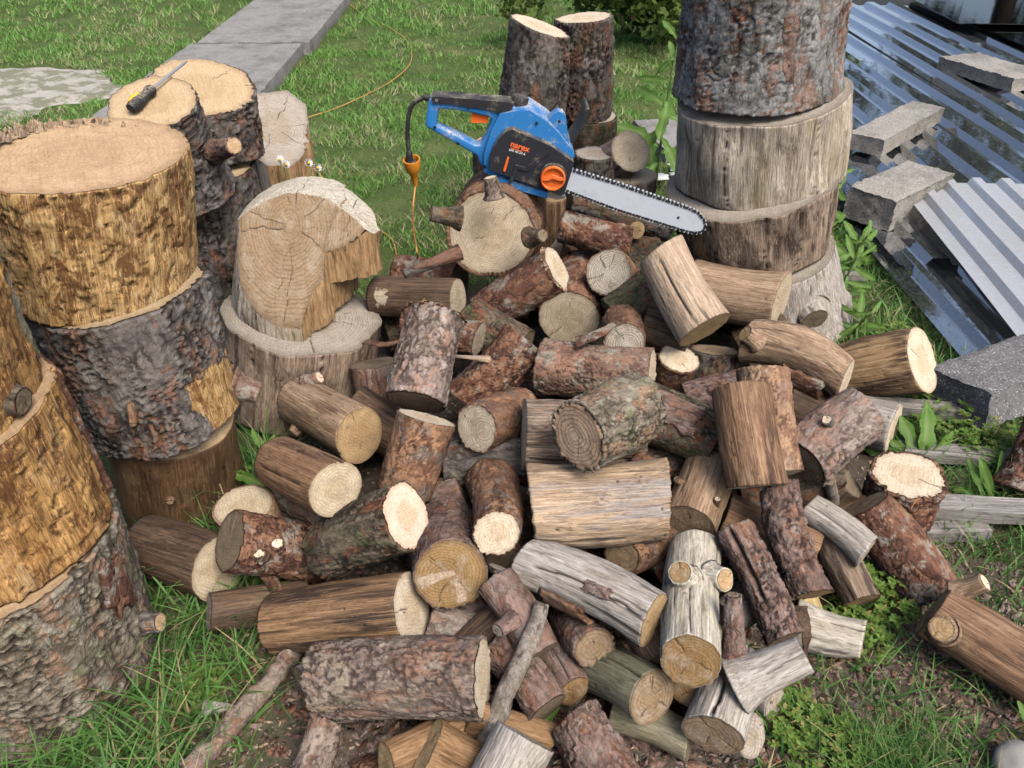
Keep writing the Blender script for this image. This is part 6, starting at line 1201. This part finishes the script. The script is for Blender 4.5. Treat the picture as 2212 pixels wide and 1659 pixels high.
def scatter(n, x0, x1, y0, y1, rng, dens=None):
    x = x0 + (x1 - x0) * rng.rand(n); y = y0 + (y1 - y0) * rng.rand(n); k = np.abs(x) < .69 * (y * .84 + .8) + .35; k &= ~blocked(x, y)
    if dens is not None: k &= rng.rand(n) < dens(x, y)
    return x[k], y[k]
rng = np.random.RandomState(21)
parts = []
def clump(x, y): return sstep(.36, .58, fbm(np.stack([x * 6, y * 6, x * 0], 1), 12, 3))
def clumpw(x, y): return .12 + .88 * clump(x, y)
x, y = scatter(95000, -3.3, 2.6, 2.1, 4.6, rng, lambda x, y: lawn_mask(x, y) * clumpw(x, y)); parts.append((x, y, .016, .045, .0042, .05))
x, y = scatter(120000, -6, 5.5, 4.4, 7.2, rng, lambda x, y: lawn_mask(x, y) * clumpw(x, y)); parts.append((x, y, .018, .045, .0065, .05))
x, y = scatter(80000, -8, 8, 7.0, 12, rng, lambda x, y: clumpw(x, y)); parts.append((x, y, .03, .06, .011, .05))
CO = []; FF = []; TT = []; DD = []; off = 0
for x, y, h0, h1, w, dp in parts:
    n = len(x); h = (h0 + (h1 - h0) * rng.rand(n)) * (.65 + .7 * clump(x, y)); co, f, t, d = blades(x, y, ground_z(x, y) - .004, h, np.full(n, w) * (.6 + .8 * rng.rand(n)), .15 + .5 * rng.rand(n), rng, 2, dp, .7)
    dn = np.repeat(fbm(np.stack([x * 2.6, y * 2.6, x * 0], 1), 31, 3), 5); d = np.maximum(d, (dn > .58) * (np.repeat(rng.rand(n), 5) < .4))
    CO.append(co); FF.append(f + off); TT.append(np.clip(t * .6 + .4 * np.repeat(fbm(np.stack([x * 4, y * 4, x * 0], 1), 30, 2), 5), 0, 1)); DD.append(d); off += len(co)
co = np.concatenate(CO); tag(mesh_obj('lawn_grass', co, np.concatenate(FF), M['grass'], attrs={'tone': np.concatenate(TT), 'dry': np.concatenate(DD), 'vein': np.zeros(len(co))}), "short patchy lawn grass behind the wood heap", "grass", kind='stuff')
# longer grass round the heap
def tuft_set(name, label, spots, rng, h, w, bend, dryp=.08, seg=4, splay=.7, mat='grasslong'):
    X = []; Y = []; Hh = []
    for (tx, ty, n, rad, sc) in spots:
        X.append(tx + rng.randn(n) * rad); Y.append(ty + rng.randn(n) * rad); Hh.append(np.full(n, sc))
    x = np.concatenate(X); y = np.concatenate(Y); sc = np.concatenate(Hh); n = len(x)
    co, f, t, d = blades(x, y, ground_z(x, y) - .004, sc * (h[0] + (h[1] - h[0]) * rng.rand(n)), w * (.6 + .8 * rng.rand(n)), bend[0] + (bend[1] - bend[0]) * rng.rand(n), rng, seg, dryp, splay)
    return tag(mesh_obj(name, co, f, M[mat], attrs={'tone': t, 'dry': d, 'vein': np.zeros(len(co))}), label, "grass", kind='stuff')
sp = []
for i in range(130):                                   # along the left stacks
    tx = -.80 + rng.rand() * .32; ty = .62 + rng.rand() * .85; sp.append((tx + (ty - 1) * -.05, ty, 10, .018, .6 + .6 * rng.rand()))
for i in range(40): sp.append((-.62 + rng.randn() * .03, 1.05 + rng.rand() * .55, 12, .02, 1.0 + .5 * rng.rand()))
for i in range(60): sp.append((-1.05 + rng.rand() * .5, .55 + rng.rand() * .3, 10, .02, .8 + .5 * rng.rand()))
tuft_set('grass_tufts', "long green grass growing round the left log stacks", sp, rng, (.06, .15), .0048, (.2, 1.0))
sp = []
for i in range(260):                                   # bare soil on the right, sparse
    tx = .42 + rng.rand() * .75; ty = .62 + rng.rand() * .75
    if ty < 1.45 - .25 * tx and rng.rand() < .8: sp.append((tx, ty, 7, .02, .35 + .45 * rng.rand()))
for i in range(260): sp.append((.98 + rng.rand() * .55, 1.2 + rng.rand() * .9, 11, .028, .5 + .6 * rng.rand()))
for i in range(45): sp.append((.55 + rng.rand() * .6, .6 + rng.rand() * .45, 12, .03, .35 + .4 * rng.rand()))
for i in range(200): sp.append((1.05 + rng.rand() * .4, 2.0 + rng.rand() * 1.2, 9, .03, .5 + .4 * rng.rand()))
tuft_set('grass_tufts', "sparse green grass on the trodden soil by the right of the heap", sp, rng, (.05, .12), .0042, (.2, .9), .12)
tuft_set('grass_tuft', "fine dense tuft of hair-like grass on the soil", [(.66, .775, 520, .045, 1.), (.73, .80, 300, .05, .9)], rng, (.05, .10), .0017, (.1, .6), .05, 3, .8)
# big-leaved weeds: every leaf an object with shared mesh data
def leaf_mesh(name, L, W, lobes, mat, seed, curl=.25, teeth=.0):
    rg = np.random.RandomState(seed); n = 25; co = []; vein = []; tone = []
    for i in range(n):
        t = i / (n - 1); w = W * math.sin(math.pi * min(1, t * .93 + .05)) ** .75 * (.45 + .55 * t) * 1.25
        w *= 1 - lobes * (.5 + .5 * math.cos(t * lobes * 44 + 1)) * (1 - t ** 3) if lobes else 1
        w *= 1 + teeth * (1 if i % 2 else -1)
        z = -curl * L * t * t + .03 * L * math.sin(t * 9 + seed)
        for s, zz in ((-1, .16), (-.5, .1), (0, 0), (.5, .1), (1, .16)): co.append((s * w + .02 * L * math.sin(t * 5 + seed), t * L, z + zz * w * 1.5)); vein.append(1. if s == 0 else 0.); tone.append(.3 + .5 * rg.rand())
    f = np.array([(i*5+k, i*5+k+1, i*5+k+6, i*5+k+5) for i in range(n-1) for k in range(4)])
    o = mesh_obj(name, co, f, M[mat], attrs={'tone': tone, 'vein': vein, 'dry': np.zeros(len(co))}); me = o.data; bpy.data.objects.remove(o); return me
LM = {'lance': [leaf_mesh('leaf', 1, .11, .0, 'leafy', s, .3 + .1 * s, .06) for s in range(3)], 'lobed': [leaf_mesh('leaf', 1, .17, .42, 'leafy', s + 4, .25 + .12 * s, .05) for s in range(3)], 'thistle': [leaf_mesh('leaf', 1, .16, .55, 'thistle', s + 8, .35, .16) for s in range(3)]}
def put_leaf(parent, kind, i, base, yaw, pitch, L, roll=0.):
    o = bpy.data.objects.new('leaf', LM[kind][i % 3]); COL.objects.link(o); o.parent = parent; o.location = base; o.rotation_mode = 'ZXY'; o.rotation_euler = (pitch, roll, yaw); o.scale = (L, L, L); return o
def weed(name, label, x, y, kind, n, L, seed, height=0., lean=(0, 0), cat="weed", flat=.5, group=None):
    rg = np.random.RandomState(seed); e = empty(name, (x, y, float(ground_z(np.array([x]), np.array([y]))[0]))); tag(e, label, cat, group)
    if height:
        pts = [(lean[0] * t * t, lean[1] * t * t, height * t) for t in (0, .25, .5, .75, 1)]; tube('stem', pts, lambda t: .006 * (1 - .6 * t) + .001, M['stem'], e, 7, 5)
    for i in range(n):
        t = (i + .5) / n; yaw = i * 2.4 + rg.rand() * .5; h = height * (.12 + .88 * t) if height else .004; Li = L * (.7 + .5 * rg.rand()) * ((1.1 - .65 * t) if height else 1)
        put_leaf(e, kind, i, (lean[0] * t * t, lean[1] * t * t, h), yaw, R(25 + 40 * rg.rand() * (1 if not height else .8)) + (flat if not height else .1 + .5 * t), Li, (rg.rand() - .5) * .6)
    return e
weed('sow_thistle', "tall sow thistle with jagged leaves growing behind the right stack", .66, 3.55, 'lobed', 17, .21, 1, .66, (.03, 0))
weed('sow_thistle', "young leafy weed beside the bottom round of the right stack", 1.115, 2.42, 'lance', 16, .15, 2, .22, (.02, -.02), group="weeds along the sheets")
weed('sow_thistle', "pale green leafy weed standing lower beside the bottom round", 1.10, 2.22, 'lance', 12, .13, 3, .12, (.03, -.03), group="weeds along the sheets")
weed('sow_thistle', "jagged weed between the right stack and the chunky block", 1.20, 2.95, 'lobed', 16, .15, 4, .30, (.04, 0), group="weeds along the sheets")
weed('sow_thistle', "tall weed leaning on the long narrow block", 1.33, 3.42, 'lobed', 15, .15, 5, .30, (.02, 0), group="weeds along the sheets")
weed('sow_thistle', "leafy weed growing under the edge of the chunky block", 1.26, 2.72, 'lobed', 14, .14, 6, .16, (.03, -.03), group="weeds along the sheets")
weed('dandelion', "glossy jagged-leaved rosette between the cream-topped log and the planks", 1.065, 1.60, 'lobed', 15, .135, 7, 0, flat=.55)
weed('dandelion', "small lance-leaved rosette beside the thick plank", 1.19, 1.475, 'lance', 9, .10, 8, 0, flat=.6)
weed('dandelion', "lance-leaved rosette by the big brown streaked log", 1.20, 1.98, 'lance', 12, .12, 12, 0, flat=.6)
weed('thistle', "prickly thistle at the foot of the front-left stack", -.70, .69, 'thistle', 18, .085, 9, .05, flat=.3)
weed('thistle', "second prickly thistle nearer the grass edge of the front-left stack", -.90, .66, 'thistle', 16, .09, 10, .06, flat=.3)
weed('dandelion', "weed with narrow leaves in the gap beside the smooth brown round", -.575, 1.42, 'lobed', 10, .10, 11, .24, (.01, -.01))
weed('plantain', "ribwort leaves at the heap's foot by the orange split wood", -.03, .80, 'lance', 5, .13, 13, 0, flat=.75)
weed('dandelion', "broad weed leaf at the soil's edge near the stone", .97, .80, 'lance', 5, .10, 14, 0, flat=.2)
# small-leaved clumps
def small_weed(name, label, spots, seed, leafL=.0105, h=.09, mat='smallweed', group=None):
    for q, (x, y, n, rad, hh) in enumerate(spots):
        rg = np.random.RandomState(seed + q); e = empty(name, (x, y, float(ground_z(np.array([x]), np.array([y]))[0]))); tag(e, label[q], "weed", group); co = []; f = []; tn = []; vn = []; st = []; sf = []
        for i in range(int(n * 1.5)):
            a = rg.rand() * 6.28; r = rad * math.sqrt(rg.rand()); z = hh * (.25 + .75 * rg.rand()) * (1 - .5 * (r / rad) ** 2); c = np.array([math.cos(a) * r, math.sin(a) * r, z])
            k = len(st); s0 = c * np.array([.45, .45, 0]); m = np.cross(c - s0, [0, 1, .2]); m = m / (np.linalg.norm(m) + 1e-6) * .0009
            st += [s0 - m, s0 + m, c]; sf.append((k, k+1, k+2))
            for l in range(5):                          # a palmate leaf of five lobes
                yaw = a + l * 1.256 + rg.rand() * .5; d = np.array([math.cos(yaw), math.sin(yaw), .15 + .5 * (rg.rand() - .3)]); sd_ = np.array([-math.sin(yaw), math.cos(yaw), 0]); LL = leafL * (.7 + .6 * rg.rand()); k = len(co)
                co += [c, c + d * LL * .55 + sd_ * LL * .3, c + d * LL, c + d * LL * .55 - sd_ * LL * .3]; f += [(k, k+1, k+2), (k, k+2, k+3)]; tn += [rg.rand()] * 4; vn += [0] * 4
        mesh_obj('foliage', co, np.array(f), M[mat], e, {'tone': tn, 'vein': vn, 'dry': (np.repeat(rg.rand(len(co) // 4), 4) < .08).astype(float)}, smooth=False)
        mesh_obj('stems', st, np.array(sf), M['stem'], e, smooth=False)["kind"] = "stuff"
small_weed('cranesbill', ["feathery small-leaved weed between the long red-brown and long brown logs", "low feathery weed under the whitish bleached log", "feathery weed in front of the dark concrete slab", "feathery weed clump beyond the thick plank", "feathery weed on the soil before the forked log", "feathery weed between the front-left stack and the heap", "low feathery weed by the fine hair-like tuft", "feathery weed at the sheet corner"],
  [(.765, 1.14, 130, .085, .11), (.70, 1.06, 90, .075, .06), (1.22, 1.72, 260, .15, .10), (1.33, 1.52, 200, .13, .09), (.50, .885, 110, .08, .045), (-.60, .93, 60, .05, .07), (.58, .80, 90, .09, .04), (1.20, 2.12, 120, .09, .12)], 40, group="feathery weeds on the soil")
# daisies by the split chunk
for k, (px, py, pz) in enumerate(((-.712, 2.42, .53), (-.695, 2.42, .515), (-.625, 2.42, .52), (-.60, 2.42, .505))):
    e = empty('daisy', (px, py, .0)); tag(e, ["white daisy standing highest against the silver split log", "white daisy just below the highest one behind the split chunk", "white daisy before the orange side of the silver split log", "white daisy nearest the lawn behind the split chunk"][k], "flower", "daisies behind the split chunk"); tube('stem', [(0, 0, 0), (.01, 0, pz * .5), (0, -.005, pz)], .0016, M['stem'], e, 5, 4); pc = []; pf = []
    for i in range(11):
        a = i * 2 * math.pi / 11; c, s = math.cos(a), math.sin(a); b = len(pc); pc += [(c*.004 - s*.002, -.006 + .002*k, pz + s*.004 + c*.002), (c*.004 + s*.002, -.006, pz + s*.004 - c*.002), (c*.013 + s*.002, -.004, pz + s*.013 - c*.002), (c*.013 - s*.002, -.004, pz + s*.013 + c*.002)]; pf.append((b, b+1, b+2, b+3))
    mesh_obj('petals', pc, pf, M['petal'], e, smooth=False); cb = bmesh.new(); bmesh.ops.create_uvsphere(cb, u_segments=10, v_segments=6, radius=.0045); bm_obj('disc', cb, M['yellow'], e, True, loc=(0, -.007, pz))
# bush and trees past the lawn
def leaf_cloud(name, parent, n, fn, size, mat, rg):
    c = fn(n, rg); d = rg.randn(n, 3); d /= np.linalg.norm(d, axis=1, keepdims=True); s = np.cross(d, rg.randn(n, 3)); s /= np.linalg.norm(s, axis=1, keepdims=True); L = size * (.6 + .8 * rg.rand(n))[:, None]
    P = np.stack([c, c + d * L * .5 + s * L * .32, c + d * L, c + d * L * .5 - s * L * .32], 1).reshape(-1, 3); b = (np.arange(n) * 4)[:, None]
    return mesh_obj(name, P, np.concatenate([b, b+1, b+2, b+3], 1), M[mat], parent, {'tone': np.repeat(np.clip(rg.rand(n) * .7 + .3 * vnoise(c * 5, 3), 0, 1), 4), 'vein': np.zeros(4*n), 'dry': np.repeat((rg.rand(n) < .02).astype(float), 4)}, smooth=False)
def bush():
    rg = np.random.RandomState(3); e = empty('bush', (1.30, 6.55, 0)); tag(e, "dense green bush at the lawn's far edge beside the barked trunk section", "bush")
    lobes = [(rg.randn() * .42, rg.randn() * .3, .15 + rg.rand() * .75, .16 + .16 * rg.rand()) for _ in range(26)]
    def fn(n, rg):
        k = rg.randint(0, len(lobes), n); L = np.array(lobes)[k]; d = rg.randn(n, 3); d /= np.linalg.norm(d, axis=1, keepdims=True); p = L[:, :3] + d * (L[:, 3] * (.55 + .45 * rg.rand(n)))[:, None]; p[:, 2] = np.abs(p[:, 2]); return p
    leaf_cloud('crown', e, 9000, fn, .055, 'bushleaf', rg)
    for i in range(5): tube('branch', [(0, 0, 0), (rg.randn() * .1, rg.randn() * .1, .35), (rg.randn() * .3, rg.randn() * .2, .8)], lambda t: .014 * (1 - .7 * t), M['stick'], e, 7, 4)
bush()
def tree(x, y, h, w, seed, label):
    rg = np.random.RandomState(seed); e = empty('tree', (x, y, 0)); tag(e, label, "tree", "trees past the lawn")
    o = tube('trunk', [(0, 0, 0), (.1, .05, h * .3), (-.05, .1, h * .6), (.05, 0, h * .92)], lambda t: .22 * (1 - .85 * t) + .02, M['stick'], e, 12, 6)
    for i in range(8):
        a = i * 2.4; z = h * (.3 + .07 * i); tube('limb', [(0, 0, z), (math.cos(a) * w * .35, math.sin(a) * w * .35, z + h * .08), (math.cos(a) * w * .7, math.sin(a) * w * .7, z + h * .12)], lambda t: .07 * (1 - .8 * t) + .008, M['stick'], o, 8, 4)
    L = np.array([(rg.randn() * w * .45, rg.randn() * w * .45, h * (.28 + .68 * rg.rand()), w * (.16 + .16 * rg.rand())) for _ in range(46)])
    def fn(n, rg):
        k = rg.randint(0, len(L), n); q = L[k]; d = rg.randn(n, 3); d /= np.linalg.norm(d, axis=1, keepdims=True); return q[:, :3] + d * (q[:, 3] * rg.rand(n) ** .5)[:, None]
    leaf_cloud('crown', e, 15000, fn, .17, 'treeleaf', rg)
tree(9.5, 17, 8.0, 3.0, 5, "broad green tree mirrored in the dark panes")
# ------------------------------------------------------------------ bark chips and litter on the soil
def litter(name, label, n, fn, size, mat, seed, cat="bark chips"):
    rg = np.random.RandomState(seed); x, y = fn(n, rg); z = ground_z(x, y) + .001; s = size * (.35 + rg.rand(n) ** 2.2 * 1.3); a = rg.rand(n) * 6.28; tx = rg.randn(n) * .22; ty = rg.randn(n) * .22; pr = []
    for dx, dy in ((-1, -.3), (-.5, -.42), (.3, -.30), (1, .12), (.75, .3), (-.35, .36)):
        u = s * dx * (.75 + .5 * rg.rand(n)); v = s * dy * (.7 + .6 * rg.rand(n)); pr.append((u * np.cos(a) - v * np.sin(a), u * np.sin(a) + v * np.cos(a), u * tx + v * ty))
    top = [np.stack([x + p, y + q, z + w + .0012], 1) for p, q, w in pr]; bot = [np.stack([x + p * .95, y + q * .95, z + w - .004], 1) for p, q, w in pr]
    P = np.stack(top + bot, 1).reshape(-1, 3); b = (np.arange(n) * 12)[:, None]
    F = [np.concatenate([b, b+1, b+2, b+3], 1), np.concatenate([b, b+3, b+4, b+5], 1)] + [np.concatenate([b+i, b+6+i, b+6+(i+1) % 6, b+(i+1) % 6], 1) for i in range(6)]
    m = len(P); t = np.repeat(rg.rand(n), 12); tag(mesh_obj(name, P, np.concatenate(F), M[mat], attrs={'tone': t, 'crack': np.ones(m), 'chip': np.repeat((rg.rand(n) < .15).astype(float), 12)}, smooth=False), label, cat, kind='stuff')
def front(n, rg): return -.75 + rg.rand(n) * 1.75, .55 + rg.rand(n) ** 1.2 * .7
def rightside(n, rg): return .3 + rg.rand(n) * .95, .6 + rg.rand(n) * .9
litter('bark_litter', "brown bark flakes littering the soil before the heap", 4200, front, .013, 'purple', 3); litter('bark_litter', "red bark flakes strewn over the soil by the heap", 1500, front, .012, 'red', 4); litter('bark_litter', "grey bark scraps on the trodden soil right of the heap", 2600, rightside, .011, 'greypurple', 5)
litter('bark_litter', "large bark pieces lying at the foot of the heap", 120, lambda n, rg: (-.35 + rg.rand(n) * .75, .58 + rg.rand(n) * .35), .038, 'purple', 9)
litter('wood_chips', "pale sawdust chips scattered over the soil", 5000, lambda n, rg: (-.8 + rg.rand(n) * 2, .55 + rg.rand(n) * 1.5), .0055, 'tanpale', 6, "wood chips")
